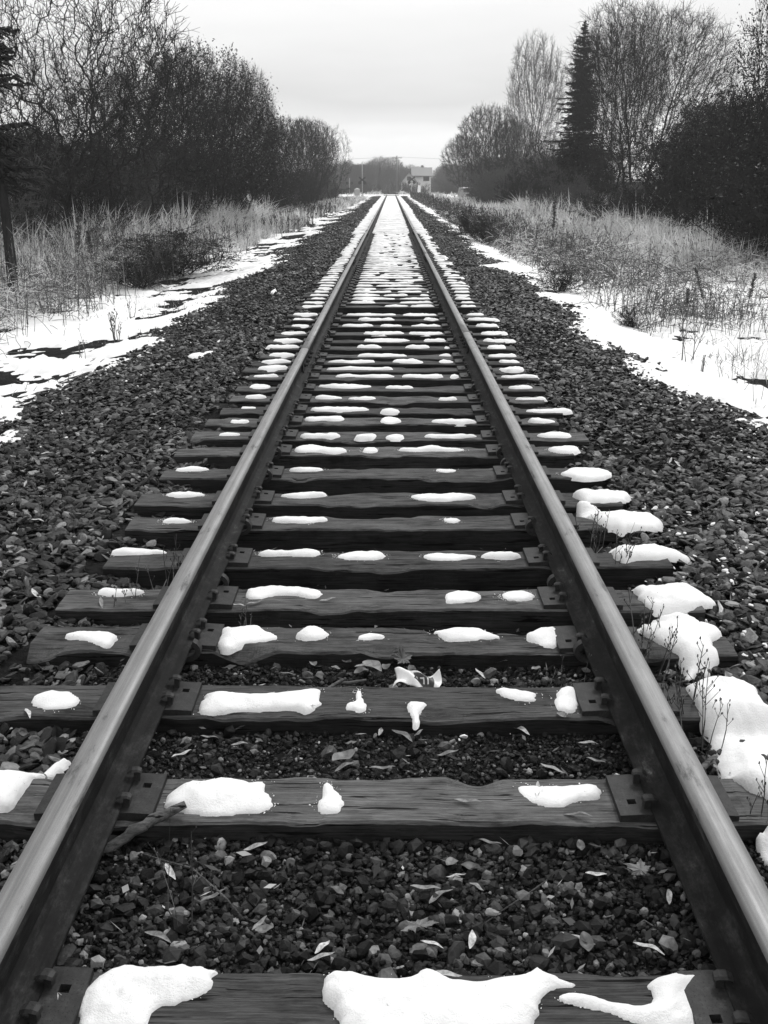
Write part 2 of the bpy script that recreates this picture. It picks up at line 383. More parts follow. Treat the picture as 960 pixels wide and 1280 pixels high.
for i in range(min(NT, 300)):
    if i < 14:
        l = tie_len[i] if i < len(tie_len) else (-1.25+R.uniform(-.04, .04), 1.2+R.uniform(-.04, .05))
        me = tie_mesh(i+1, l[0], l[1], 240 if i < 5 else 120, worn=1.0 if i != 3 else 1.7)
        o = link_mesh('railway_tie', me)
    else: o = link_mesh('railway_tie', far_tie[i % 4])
    o.location = (0, ty[i], 0); o.rotation_euler = (0, 0, trot[i])
    tag(o, (f'dark weathered wooden railway tie, {nth(i)} counted up from the bottom of the picture' if i < 30 else
            f'dark wooden railway tie with snow on it, {stretch(ty[i])}'), 'railway tie', 'railway ties under the two rails' if i < 30 else 'railway ties '+stretch(ty[i]))
    if i < 150:
        for s in (-1, 1):
            p = link_mesh('tie_plate', PM, None, o); p.location = (s*(RX+.012*R.uniform(-1, 1)*0), 0, .0)
            if s < 0: p.rotation_euler = (0, 0, PI)
            if i < 40:
                for (x, y, r_) in ((-.07, .05, 0), (-.07, -.055, 0), (.07, -.045, 1), (.07, .05, 1)):
                    if R.rand() < .12: continue
                    q = link_mesh('rail_spike', SM_, None, p); q.location = (x, y+R.uniform(-.012, .012), .010 + R.uniform(0, .012)); q.rotation_euler = (0, R.uniform(-.1, .1), (PI if r_ == 0 else 0)+R.uniform(-.2, .2))
# the last ties, too far to count
mb = MB()
for i in range(300, NT):
    z = -max(0, ty[i]-178)**2/1500
    if 165.5 < ty[i] < 174.5: continue
    mb.box(-1.28, 1.22, ty[i]-.1, ty[i]+.1, z-.15, z, 0, .008)
o = mb.build('railway_ties', M['tie']); tag(o, 'wooden railway ties nearest the far road crossing, too distant to tell apart', 'railway ties', kind='stuff')

# ------------------------------------------------------------------ rails
prof = [(-.070, 0), (-.070, .009), (-.045, .014), (-.020, .024), (-.009, .040), (-.0085, .100), (-.014, .120), (-.035, .130), (-.0362, .152), (-.0345, .159), (-.030, .1645), (-.022, .1683), (-.011, .1700), (0, .1704)]
prof = prof + [(-x, z) for x, z in prof[-2::-1]]
def rail_mesh(y0, y1):
    L = y1-y0; n = max(2, int(L/1.5)+1) if y0 > 5 else 40
    n = max(n, 2); ys = np.linspace(0, L, n); k = len(prof); V = []; F = []; mi = []
    for y in ys:
        dz = -max(0, y0+y-178)**2/1500
        for x, z in prof: V.append((x, y, z+dz))
    for i in range(n-1):
        for j in range(k):
            a = i*k+j; b = i*k+(j+1) % k; F.append((a, a+k, b+k, b)); z = (prof[j][1]+prof[(j+1) % k][1])/2
            mi.append(1 if z > .153 else 0)
    F += [tuple(range(k)), tuple((n-1)*k+j for j in range(k))[::-1]]; mi += [0, 0]
    me = bpy.data.meshes.new('rail'); me.from_pydata(V, [], F); me.polygons.foreach_set('material_index', mi)
    me.polygons.foreach_set('use_smooth', [m_ == 1 for m_ in mi]); me.update(); me.materials.append(M['rust']); me.materials.append(M['steel']); return me
def bar_mesh(s):
    mb = MB(); x = .0095*s; e = .024*s
    pts = [(x, .034), (e*1.35, .028), (e*.95, .05), (e*.9, .1), (e*1.35, .124), (x, .126)]
    mb.prism(pts, 'y', -.45, .45)
    me = mb.mesh('joint_bar'); me.materials.append(M['rust']); return me
def bolt_mesh(s):
    mb = MB(); mb.tube([(.020*s, 0, 0), (.040*s, 0, 0)], .017, 6); mb.tube([(.040*s, 0, 0), (.055*s, 0, 0)], .010, 8)
    me = mb.mesh('bolt'); me.materials.append(M['plate']); return me
BARS = {s: bar_mesh(s) for s in (-1, 1)}; BOLT = {s: bolt_mesh(s) for s in (-1, 1)}
def anchor_mesh():
    mb = MB(); n = 12; t = .016                       # curved lug hooked round the base of the rail
    outer = [(math.cos(a)*.046, math.sin(a)*.040) for a in np.linspace(-PI*.95, PI*.35, n)]
    inner = [(math.cos(a)*.028, math.sin(a)*.022) for a in np.linspace(PI*.35, -PI*.95, n)]
    pts = outer+inner; k = len(pts)
    vs = [(p[0], -t, p[1]) for p in pts] + [(p[0], t, p[1]) for p in pts]; fs = [(i, (i+1) % k, (i+1) % k+k, i+k) for i in range(k)]
    for i in range(n-1): fs += [(i, 2*n-1-i, 2*n-2-i, i+1), (i+k, i+1+k, 2*n-2-i+k, 2*n-1-i+k)]
    fs.append((n-1, n, n, n)) if False else None
    mb.add(vs, fs); me = mb.mesh('rail_anchor'); me.materials.append(M['plate']); return me
AM = anchor_mesh()
for s, first, word in ((-1, P(378, 435, .185)[1], 'left'), (1, P(582, 415, .185)[1], 'right')):
    ys = [-2.0, first]
    while ys[-1] < 205: ys.append(ys[-1]+11.9)
    for i in range(len(ys)-1):
        a, b2 = ys[i]+.004, ys[i+1]-.004
        o = link_mesh('rail', rail_mesh(a, b2)); o.location = (s*RX, a, .0165)
        tag(o, f'worn steel rail length, {nth(i)} from the camera in the {word}-hand line of rail' if i < 6 else f'distant steel rail length in the {word}-hand line of rail', 'rail', f'{word} line of rail' + ('' if i < 6 else ', distant lengths'))
        if i < 5:
            for q in (-1, 1):
                bb = link_mesh('joint_bar', BARS[q], None, o); bb.location = (0, b2-a, 0)
                for k in range(4 if i < 3 else 0):
                    c_ = link_mesh('bolt', BOLT[q], None, bb); c_.location = (0, -.33+.22*k, .075)
        for ti in range(60):
            if a+.3 < ty[ti] < b2-.3 and (ti in (3, 4, 6, 8, 9) or (ti > 10 and R.rand() < .35)):
                for q in ((-1, 1) if ti < 9 else (-s,)):
                    an = link_mesh('rail_anchor', AM, None, o); an.location = (q*.062, ty[ti]-a+random.choice((-1, -1, 1))*(TW/2+.02), .004)
                    an.rotation_euler = (0, 0, 0 if q > 0 else PI)

# ------------------------------------------------------------------ snow patches
def chaikin(p, n=2):
    for _ in range(n):
        q = np.roll(p, -1, 0); p = np.stack([p*.75+q*.25, p*.25+q*.75], 1).reshape(-1, 2)
    return p
def sdist(X, Y, poly):
    """positive inside"""
    px, py = X.ravel(), Y.ravel(); a = poly; b = np.roll(poly, -1, 0)
    best = np.full(len(px), 1e9); cx = np.zeros(len(px)); cyy = np.zeros(len(px)); ins = np.zeros(len(px), bool)
    for (ax_, ay), (bx_, by) in zip(a, b):
        dx, dy = bx_-ax_, by-ay; L = dx*dx+dy*dy+1e-12
        t = np.clip(((px-ax_)*dx+(py-ay)*dy)/L, 0, 1); qx = ax_+t*dx; qy = ay+t*dy
        d = (px-qx)**2+(py-qy)**2; m_ = d < best; best[m_] = d[m_]; cx[m_] = qx[m_]; cyy[m_] = qy[m_]
        c = ((ay > py) != (by > py)); 
        with np.errstate(divide='ignore', invalid='ignore'): xi = (bx_-ax_)*(py-ay)/(by-ay+1e-15)+ax_
        ins ^= (c & (px < xi))
    return np.where(ins, 1, -1)*np.sqrt(best), cx, cyy
def tie_top(x, y):
    """0 on a tie, ballast elsewhere, smoothed"""
    d = np.min(np.abs(np.asarray(y)[..., None]-ty[:40][None, :]), axis=-1) if True else 0
    t = terr(x, y); xx_ = np.asarray(x); onx = np.clip((xx_+1.5)/.25, 0, 1)*np.clip((1.46-xx_)/.3, 0, 1)
    k = np.clip((TW*.5+.09-d)/.12, 0, 1)*onx; k = k*k*(3-2*k)
    return np.maximum(t*(1-k)+.006*k, -.05)
def snow_patch(poly, thick, label, group, base='tie', seed=0, frill=.006):
    poly = np.asarray(poly, float); poly = chaikin(poly, 3)
    c = poly.mean(0); D = max(1.5, c[1]+.5)
    cell = max(.006, D*.0030); cell = min(cell, .05)
    # fringe
    if base == 'tie' and c[1] < 6:
        for _ in range(3): RIM.append(poly+(poly-c)/np.linalg.norm(poly-c, axis=1, keepdims=True)*np.abs(R.normal(0, .0085, (len(poly), 1)))+R.normal(0, .004, poly.shape))
    q = poly-c; L = np.linalg.norm(q, axis=1, keepdims=True)+1e-6
    fr = (fbm(poly[:, 0]*38+seed, poly[:, 1]*38, seed, 4)-.5)*frill*3.6 + (fbm(poly[:, 0]*95, poly[:, 1]*95, seed+2, 2)-.5)*frill*1.6 + (vnoise(poly[:, 0]*11+seed, poly[:, 1]*11, seed+3)-.5)*frill*3.2
    poly = poly+q/L*fr[:, None]
    x0, y0 = poly.min(0)-cell*2; x1, y1 = poly.max(0)+cell*2
    X, Y = np.meshgrid(np.arange(x0, x1, cell), np.arange(y0, y1, cell)); s, qx, qy = sdist(X, Y, poly)
    shp = X.shape; S = s.reshape(shp)
    near = (S < 0)
    X2 = np.where(near, qx.reshape(shp), X); Y2 = np.where(near, qy.reshape(shp), Y)
    r = thick*(.9+1.5*vnoise(X*14+seed, Y*14, seed+9)); r = r*1.25; u = np.clip(S/r, 0, 1); h = thick*np.clip(1-(1-u)**2, 0, 1)**.7
    h = h*(.45+.95*fbm(X*11+seed, Y*11, seed+5, 4)) + np.clip(S/r, 0, 1)*.006*(fbm(X*60, Y*60, seed, 2)-.5)*2
    bz = np.zeros(shp) if base == 'tie' else base(X2, Y2)
    Z = bz + np.where(near, -.014, h-.002)
    nx = shp[1]; ny = shp[0]; keepv = (S > -cell*1.45).ravel(); inn = (S > 0).ravel()
    i = (np.arange(ny-1)[:, None]*nx + np.arange(nx-1)[None, :]).ravel(); F = np.stack([i, i+1, i+nx+1, i+nx], 1)
    F = F[keepv[F].all(1) & inn[F].any(1)]
    if not len(F): return None
    V = np.stack([X2.ravel(), Y2.ravel(), Z.ravel()], 1); used = np.unique(F); re = np.full(len(V), -1, np.int64); re[used] = np.arange(len(used))
    V = V[used]; F = re[F]; org = np.array([c[0], c[1], 0]); V = V-org
    o = link_mesh('snow_patch', np_mesh('snow_patch', V, F, True), M['snow']); o.location = org
    tag(o, label, 'snow patch', group); return o
def px_poly(pts, z=.012): return [P(a, b, z)[:2] for a, b in pts]
def blob(x0, x1, y0, y1, seed, n=26):
    """an uneven sausage outline in world coordinates"""
    r = np.random.RandomState(seed); cx, cyy = (x0+x1)/2, (y0+y1)/2; hx, hy = (x1-x0)/2, (y1-y0)/2
    out = []
    for k in range(n):
        a = 2*PI*k/n; c_, s_ = math.cos(a), math.sin(a)
        e = .95; x = cx+hx*math.copysign(abs(c_)**e, c_); y = cyy+hy*math.copysign(abs(s_)**e, s_)
        w = .25+1.4*float(fbm((x-cx)*7+seed*3, (2 if s_ > 0 else 7)+seed, seed, 4))
        out.append((x, cyy+(y-cyy)*min(1.2, w)+(float(vnoise(x*3, seed, 2))-.5)*hy*.5))
    return out
def side(x): return ('outside left rail' if x < -.75 else 'beside left rail' if x < -.25 else 'mid-track' if x < .2 else 'beside right rail' if x < .75 else 'outside right rail')
pcount = 0; RIM = []
used_labels = {}
def P_label(shape, ti, x):
    l = f'{shape} of snow on {nth(ti)} tie from the bottom, {side(x)}'
    used_labels[l] = used_labels.get(l, 0)+1
    if used_labels[l] > 1: l = l.replace(' of snow', ' of snow further right') if used_labels[l] == 2 else l.replace(' of snow', ' of snow further right still')
    return l
G1 = 'snow patches lying on the near ties'
near = [
 (0, .030, 'large wedge', [(96,1290),(98,1262),(102,1238),(125,1212),(155,1199),(185,1203),(245,1200),(258,1205),(274,1211),(262,1216),(262,1228),(250,1241),(215,1252),(190,1264),(176,1290)]),
 (0, .032, 'broad slab', [(396,1242),(400,1222),(420,1208),(450,1216),(510,1218),(528,1206),(545,1206),(562,1219),(600,1222),(625,1215),(660,1212),(673,1199),(690,1216),(735,1228),(690,1230),(679,1240),(672,1262),(664,1300),(425,1300),(418,1262)]),
 (0, .028, 'curving tongue', [(695,1240),(715,1233),(745,1240),(780,1249),(806,1250),(814,1236),(803,1230),(830,1214),(862,1206),(880,1212),(894,1224),(874,1238),(872,1262),(872,1300),(830,1290),(800,1274),(740,1256),(700,1247)]),
 (1, .034, 'thick block', [(202,1003),(214,983),(240,971),(262,973),(290,970),(312,975),(334,973),(332,985),(343,1003),(330,1012),(300,1012),(262,1016),(236,1010),(215,1008)]),
 (1, .026, 'small teardrop', [(395,1008),(400,992),(402,976),(410,973),(425,985),(432,1003),(425,1014),(405,1014)]),
 (1, .022, 'long lump', [(642,981),(650,976),(690,979),(725,977),(745,977),(755,986),(750,997),(720,999),(695,1008),(675,1002),(655,993)]),
 (2, .030, 'long thick bar', [(243,888),(248,870),(262,862),(330,864),(385,858),(402,858),(402,868),(400,882),(382,889),(372,884),(320,884),(280,886),(258,891)]),
 (2, .016, 'three-armed scrap', [(426,885),(434,876),(444,874),(442,862),(452,858),(455,870),(463,883),(449,889),(440,884)]),
 (2, .016, 'mushroom-shaped scrap', [(502,880),(512,875),(530,875),(533,880),(525,886),(524,902),(516,903),(516,890)]),
 (2, .022, 'tapered strip', [(610,858),(640,857),(672,862),(676,874),(650,876),(628,868)]),
 (2, .028, 'rounded lump', [(690,880),(693,866),(705,856),(720,857),(727,868),(723,888),(705,888)]),
 (2, .024, 'flat lump', [(37,872),(50,862),(85,859),(101,872),(92,882),(62,885),(45,881)]),
 (3, .034, 'bulky lump', [(269,798),(272,783),(300,781),(320,778),(338,787),(353,794),(330,799),(302,802),(285,812),(272,806)]),
 (3, .028, 'short lump', [(362,794),(380,783),(398,781),(413,786),(408,797),(388,801)]),
 (3, .018, 'small scrap', [(440,796),(455,787),(486,790),(482,796),(455,798)]),
 (3, .028, 'thin tongue', [(535,786),(560,782),(590,781),(610,788),(634,795),(600,799),(565,799),(550,794)]),
 (3, .030, 'lump', [(650,793),(668,785),(690,781),(702,783),(703,803),(690,810),(672,803)]),
 (3, .024, 'wedge', [(70,794),(95,786),(140,786),(151,796),(132,809),(115,799)]),
 (4, .024, 'long strip', [(302,746),(308,734),(345,730),(405,733),(404,745),(385,746),(370,741),(340,742),(320,748)]),
 (4, .022, 'squarish lump', [(554,752),(560,733),(602,739),(600,749),(575,751)]),
]
for ti, th, shp, pts in near:
    snow_patch(px_poly(pts, .012), th, P_label(shp, ti, P(np.mean([p[0] for p in pts]), np.mean([p[1] for p in pts]))[0]), G1, 'tie', pcount, .005); pcount += 1
rowsx = {4: [(626, 670, 737, 750), (122, 185, 726, 740)], 5: [(321, 402, 682, 698), (419, 482, 686, 701), (527, 597, 686, 699), (600, 653, 687, 699), (136, 210, 683, 695)],
 6: [(337, 411, 640, 654), (553, 577, 641, 653), (200, 241, 643, 655)], 7: [(348, 410, 612, 622), (511, 595, 611, 625), (205, 257, 611, 622)],
 8: [(360, 405, 580, 588), (542, 572, 581, 589), (221, 265, 577, 583), (697, 767, 580, 598)], 9: [(365, 435, 553, 567), (452, 472, 555, 565), (497, 583, 556, 565), (683, 727, 554, 567)],
 10: [(374, 427, 537, 548), (442, 471, 538, 549), (480, 507, 540, 549), (528, 597, 540, 547), (272, 303, 538, 545), (669, 715, 536, 547)],
 11: [(379, 431, 517, 527), (473, 503, 519, 529), (537, 596, 521, 530), (287, 314, 520, 529), (658, 695, 520, 529)],
 12: [(386, 463, 506, 514), (474, 502, 508, 516), (300, 322, 505, 511), (655, 717, 508, 517)],
 13: [(391, 430, 492, 499), (433, 473, 494, 500), (545, 573, 494, 500), (642, 685, 494, 500), (305, 335, 491, 498)],
 14: [(396, 466, 477, 485), (480, 518, 480, 486), (633, 666, 479, 486), (310, 340, 478, 486)]}
for ti, lst in rowsx.items():
    for (x0, x1, y0, y1) in lst:
        a = P(x0, (y0+y1)/2, .012); b2 = P(x1, (y0+y1)/2, .012); ya = P(489, y1, 0)[1]; yb = P(489, y0, .028)[1]
        yb = max(yb, ya+.06); L = b2[0]-a[0]
        yc = min(max((ya+yb)/2, ty[ti]-.06), ty[ti]+.06); hw = min(.10, (yb-ya)/2+.012)
        shp = 'long strip' if L > .32 else 'strip' if L > .18 else 'small lump'
        snow_patch(blob(a[0], b2[0], yc-hw, yc+hw, 50+pcount), .025 if L > .15 else .016, P_label(shp, ti, (a[0]+b2[0])/2), G1, 'tie', pcount, .004); pcount += 1
# snow beside the right rail and at lower left, lying over tie ends and ballast
def drape(x, y): return tie_top(x, y)
for th, lab, pts in [
 (.042, 'largest snow mound outside the right rail, pierced by dead stems, nearest the camera', [(853,858),(870,848),(900,842),(925,845),(945,860),(958,888),(975,900),(985,1080),(965,1010),(945,1000),(925,985),(905,968),(893,935),(880,905),(868,882)]),
 (.022, 'small snow remnant at the right edge, below the big mound', [(944,1040),(962,1030),(985,1050),(985,1085),(955,1062)]),
 (.034, 'snow mound with a ragged lower edge on the fourth tie end outside the right rail', [(788,774),(830,768),(868,768),(890,778),(905,797),(885,808),(902,822),(890,835),(872,832),(862,848),(850,822),(822,808),(800,790)]),
 (.034, 'pointed snow mound on the fifth tie end outside the right rail', [(780,732),(815,728),(855,725),(862,736),(885,746),(910,755),(865,762),(850,768),(812,766),(795,752)]),
 (.034, 'long pointed snow mound on the sixth tie end outside the right rail', [(757,684),(768,673),(805,676),(845,680),(874,695),(838,701),(800,704),(778,708),(765,698)]),
 (.040, 'snow mound on the seventh tie end outside the right rail', [(718,630),(750,634),(790,643),(828,648),(833,656),(800,665),(765,666),(742,655),(725,644)]),
 (.036, 'snow mound on the eighth tie end outside the right rail', [(710,615),(740,610),(770,612),(793,620),(785,628),(750,632),(722,630)]),
 (.034, 'snow slab at the left edge outside the left rail', [(-25,1015),(-25,968),(0,963),(40,963),(60,945),(80,932),(98,934),(80,955),(58,968),(42,978),(30,1000),(12,1020)]),
 (.012, 'thin snow streak on the left ballast beside the dirt strip', [(234,438),(250,436),(271,433),(262,438),(245,442),(236,441)]),
 (.012, 'short snow fleck on the left ballast uphill of the streak', [(270,420),(278,416),(276,420),(271,423)]),
 (.014, 'small snow scrap on the left ballast, far one', [(336,361),(344,357),(347,360),(340,364)]),
 (.012, 'small snow fleck on the right ballast edge', [(923,365),(930,362),(940,365),(930,369)]),
 ]:
    snow_patch(px_poly(pts, -.01), th, lab, None, drape, pcount, .008); pcount += 1
# further ties
n_individual = pcount
i = 15
while pcount < 295 and i < NT:
    y = ty[i]; cov = np.clip((y-6.5)/14, 0, 1)
    segs = []
    # between the rails
    x = -.58
    while x < .56:
        L = R.uniform(.15, .6)*(1+1.2*cov)
        if R.rand() < .55+.45*cov: segs.append((x, min(.6, x+L))); x += L+R.uniform(.01, .14)*(1.15-cov)
        else: x += R.uniform(.1, .3)
    segs.append((-1.26+R.uniform(0, .1), -.93+R.uniform(0, .08))); segs.append((.94+R.uniform(-.03, .05), 1.2+R.uniform(-.08, .14)))
    for a, b2 in segs:
        if b2-a < .05: continue
        hw = R.uniform(.055, .088)
        lab = f'strip of snow on {nth(i)} tie from the bottom, {side((a+b2)/2)}'
        snow_patch(blob(a, b2, y-hw, y+hw*1.05, 700+pcount, 18), .022+.008*R.rand(), lab, 'snow strips on the ties in the middle stretch', 'tie', pcount, .006); pcount += 1
    i += 1
yS = ty[i]-.3
# the snow on the rest of the track: one continuous uneven cover
def far_base(x, y):
    j = np.searchsorted(ty, y); j = np.clip(j, 1, NT-1); d = np.minimum(np.abs(y-ty[j]), np.abs(y-ty[j-1]))
    k = np.clip((TW*.5+.05-d)/.05, 0, 1)*(x > -1.3)*(x < 1.24); return terr(x, y)*(1-k)
def far_th(x, y):
    cov = np.clip((y-yS)/55, 0, 1); j = np.clip(np.searchsorted(ty, y), 1, NT-1); d = np.minimum(np.abs(y-ty[j]), np.abs(y-ty[j-1]))
    on = np.clip((TW*.5+.03-d)/.06, 0, 1)
    n = fbm(x*3.2, y*2.6, 31, 4)
    t = (n-.5)*2.0 + .12 + .5*cov + on*.62 - 1.0*(1-cov)*(1-on)
    ax = np.abs(np.abs(x)-RX); t = t - np.clip((.115-ax)/.03, 0, 1)*3
    e = 1.32+.12*(fbm(y*1.3, x*0+4, 12, 3)-.5)*2 + .08*cov
    t = t - np.clip((np.abs(x+.02)-e)/.08, 0, 3)*2
    return np.clip(t, -.5, 1)*.05
def far_snow(x, y): return np.where(far_th(x, y) > 0, np.maximum(far_base(x, y), -.055*(1-np.clip((y-yS)/35,0,1))-.03), far_base(x, y)) + far_th(x, y) - .004
sx = axis([(-1.6, 1.6, .035)])
s1 = grid_mesh('snow_cover', sx, axis([(yS, 40, .045), (40, 70, .09), (70, 165.9, .3)]), far_snow, M['snow'], keep=lambda X, Y: far_th(X, Y) > -.004)
tag(s1, 'snow covering the distant ties between and beside the rails', 'snow', kind='stuff')

# snow on the verges
def eL(y): return 2.85+.60*(fbm(y*.45+3, y*0+1, 41, 3)-.5)*2 - .35*np.clip((6-y)/3, 0, 1)*0
def eR(y): return 2.42+.60*(fbm(y*.5+3, y*0+5, 43, 3)-.5)*2
def ver_th(x, y):
    n = fbm(x*1.1, y*1.1, 51, 5); ax = np.abs(x)
    eL_, eR_ = eL(y), eR(y)
    a = np.where(x < 0, ax-eL_, ax-eR_)
    t = np.clip(a/.5, -1, 1)*.50 + (n-.52)*4.2 + .30
    n2 = fbm(x*4, y*4, 57, 3); t = t + (n2-.5)*1.9 + (fbm(x*13, y*9, 58, 2)-.5)*1.1; t = t + np.where(x > 0, .35, 0)*np.clip((26-y)/4, 0, 1)
    # left: thins out under the grass, nearly gone in the distance
    fadeL = np.clip((ax-6.5)/2.5, 0, 1)*.9 + np.clip((y-22)/22, 0, 1)*(.8+np.clip((ax-4.2)/1.5, 0, 1)*.6)
    fadeR = np.clip((ax-9)/3, 0, 1)*.9 + np.clip((y-20)/14, 0, 1)*np.clip((ax-3.3)/.8, 0, 1)*1.1
    t = t - np.where(x < 0, fadeL, fadeR)
    t = np.minimum(t, a*3+.25)
    return np.clip(t, -.6, 1)*.055
def ver_z(x, y): return terr(x, y)+ver_th(x, y)
vk = lambda X, Y: ver_th(X, Y) > -.012
for sgn in (-1, 1):
    xs = axis([(1.9, 5, .03), (5, 9, .06), (9, 13, .2)]); xs = np.sort(xs*sgn)
    a = grid_mesh('snow_bank', xs, axis([(2.4, 14, .035), (14, 30, .08), (30, 70, .2), (70, 166, .7)]), ver_z, M['snow'], keep=vk)
    tag(a, 'thin crusted snow on the verge ' + ('left' if sgn < 0 else 'right') + ' of the ballast', 'snow', kind='stuff')

# ------------------------------------------------------------------ ballast
def ico(sub):
    t = (1+5**.5)/2
    V = [(-1,t,0),(1,t,0),(-1,-t,0),(1,-t,0),(0,-1,t),(0,1,t),(0,-1,-t),(0,1,-t),(t,0,-1),(t,0,1),(-t,0,-1),(-t,0,1)]
    F = [(0,11,5),(0,5,1),(0,1,7),(0,7,10),(0,10,11),(1,5,9),(5,11,4),(11,10,2),(10,7,6),(7,1,8),(3,9,4),(3,4,2),(3,2,6),(3,6,8),(3,8,9),(4,9,5),(2,4,11),(6,2,10),(8,6,7),(9,8,1)]
    V = [np.array(v)/np.linalg.norm(v) for v in V]
    for _ in range(sub):
        mid = {}; F2 = []
        def gm(a, b):
            k = (min(a, b), max(a, b))
            if k not in mid: v = V[a]+V[b]; V.append(v/np.linalg.norm(v)); mid[k] = len(V)-1
            return mid[k]
        for a, b, c in F: ab, bc, ca = gm(a, b), gm(b, c), gm(c, a); F2 += [(a,ab,ca),(b,bc,ab),(c,ca,bc),(ab,bc,ca)]
        F = F2
    return np.array(V), np.array(F)
def rock(sub, seed, ncut=7):
    r = np.random.RandomState(seed); V, F = ico(sub)
    pl = r.normal(size=(ncut, 3)); pl /= np.linalg.norm(pl, axis=1, keepdims=True); d = r.uniform(.5, .85, ncut)
    dot = V @ pl.T; s = np.where(dot > 1e-3, d/np.maximum(dot, 1e-3), 9).min(1); s = np.minimum(s, 1.05)
    V = V*s[:, None]; V += r.normal(size=V.shape)*.03; return V, F
def scatter(name, pts, size, protos, flat, mat, label):
    """pts (n,3), size (n,), one mesh of many loose stones"""
    n = len(pts); which = R.randint(0, len(protos), n); VV = []; FF = []; off = 0
    for k, (V, F) in enumerate(protos):
        ix = np.where(which == k)[0]; m_ = len(ix)
        if not m_: continue
        sc3 = np.stack([R.uniform(.8, 1.35, m_), R.uniform(.6, 1.0, m_), R.uniform(*flat, m_)], 1)*size[ix][:, None]*.5
        v = V[None]*sc3[:, None, :]
        tilt = R.normal(0, .42, (m_, 2)); yaw = R.uniform(0, 2*PI, m_)
        cx_, sx_ = np.cos(tilt[:, 0]), np.sin(tilt[:, 0]); y_ = v[..., 1]*cx_[:, None]-v[..., 2]*sx_[:, None]; z_ = v[..., 1]*sx_[:, None]+v[..., 2]*cx_[:, None]; x_ = v[..., 0]
        cx_, sx_ = np.cos(tilt[:, 1]), np.sin(tilt[:, 1]); x2 = x_*cx_[:, None]+z_*sx_[:, None]; z_ = -x_*sx_[:, None]+z_*cx_[:, None]
        cx_, sx_ = np.cos(yaw), np.sin(yaw); x3 = x2*cx_[:, None]-y_*sx_[:, None]; y3 = x2*sx_[:, None]+y_*cx_[:, None]
        v = np.stack([x3, y3, z_], -1)+pts[ix][:, None, :]
        f = F[None]+(np.arange(m_)*len(V))[:, None, None]+off; off += m_*len(V)
        VV.append(v.reshape(-1, 3)); FF.append(f.reshape(-1, 3))
    o = link_mesh(name, np_mesh(name, np.concatenate(VV), np.concatenate(FF)), mat); tag(o, label, 'ballast', kind='stuff'); return o
def on_tie(x, y, mar=.0):
    d = np.min(np.abs(y[:, None]-ty[None, :200]), axis=1); return (d < TW/2+mar) & (x > -1.34) & (x < 1.24)
def in_view(x, y, mar=1.15): return np.abs(x-CAMX) < (y*ct+.6)*.40*mar+.25
P1 = [rock(1, s) for s in range(14)]; P0 = [rock(0, s+50, 5) for s in range(12)]
def field(y0, y1, dens, x0, x1):
    n = int(dens*(y1-y0)*(x1-x0)); return R.uniform(x0, x1, n), R.uniform(y0, y1, n)
PX = []; PY = []; PS = []
for (y0, y1, dens, s0, s1) in [(1.2, 4, 1700, .022, .085), (4, 7, 1350, .024, .088), (7, 12, 950, .032, .088), (12, 20, 480, .045, .09), (20, 35, 230, .05, .10), (35, 65, 90, .06, .12), (65, 160, 16, .08, .13)]:
    x, y = field(y0, y1, dens, -3.9, 3.4)
    s = s0+(s1-s0)*R.beta(1.5, 2.3, len(x))
    k = (np.abs(x) > .96) & in_view(x, y) & ~on_tie(x, y, .012)
    k &= ~((np.abs(np.abs(x)-RX) < .1))
    edge = np.where(x < 0, -x-eL(y), x-eR(y)); k &= (edge < .1+R.uniform(-.3, .3, len(x)))
    # thinner strip of fines along the left shoulder
    k &= ~((np.abs(x+2.05-.25*np.sin(y*.4)) < .13) & (y > 4.5) & (R.rand(len(x)) < .5) & (s > .04))
    k &= ~((y > 14) & (np.abs(x) < 1.25)); dn = fbm(x*1.3, y*1.3, 88, 3); s = s*(.75+.5*dn); k &= R.rand(len(x)) < np.clip(1.5-1.0*(dn < .38), .5, 1)
    PX.append(x[k]); PY.append(y[k]); PS.append(s[k])
x = np.concatenate(PX); y = np.concatenate(PY); s = np.concatenate(PS)
z = terr(x, y)+s*.16+R.uniform(-.006, .012, len(x))
nearm = y < 5.5
scatter('ballast_stones', np.stack([x, y, z], 1)[nearm], s[nearm], P1, (.18, .5), M['ballast'], 'dark crushed stone ballast near the camera on both sides of the track')
scatter('ballast_stones', np.stack([x, y, z], 1)[~nearm], s[~nearm], P0, (.15, .45), M['ballast'], 'dark crushed stone ballast further along both sides of the track')
# finer gravel inside the track
PX = []; PY = []; PS = []; n_ = 0
for (y0, y1, dens, s0, s1) in [(1.2, 3.2, 9000, .009, .032), (1.2, 3.2, 620, .03, .062), (3.2, 6, 4200, .012, .036), (3.2, 6, 160, .03, .06), (6, 14, 600, .02, .05), (14, 30, 200, .03, .06)]:
    x, y = field(y0, y1, dens, -1.2, 1.2); s = s0+(s1-s0)*R.beta(1.2, 2.6, len(x))
    k = ~on_tie(x, y, .004) & in_view(x, y); PX.append(x[k]); PY.append(y[k]); PS.append(s[k])
x = np.concatenate(PX); y = np.concatenate(PY); s = np.concatenate(PS)
# between the second and fourth tie the bed is finer: earth and grit
fine = (y > ty[1]) & (y < ty[3]) & (s > .018); k = ~(fine & (R.rand(len(x)) < .7)); x, y, s = x[k], y[k], s[k]
z = terr(x, y)+s*.22+R.uniform(-.004, .006, len(x)) - .02*((y > 3.2))
scatter('gravel', np.stack([x, y, z], 1), s, P0+P1[:4], (.5, .9), M['gravel'], 'fine dark gravel filling the gaps between the ties')

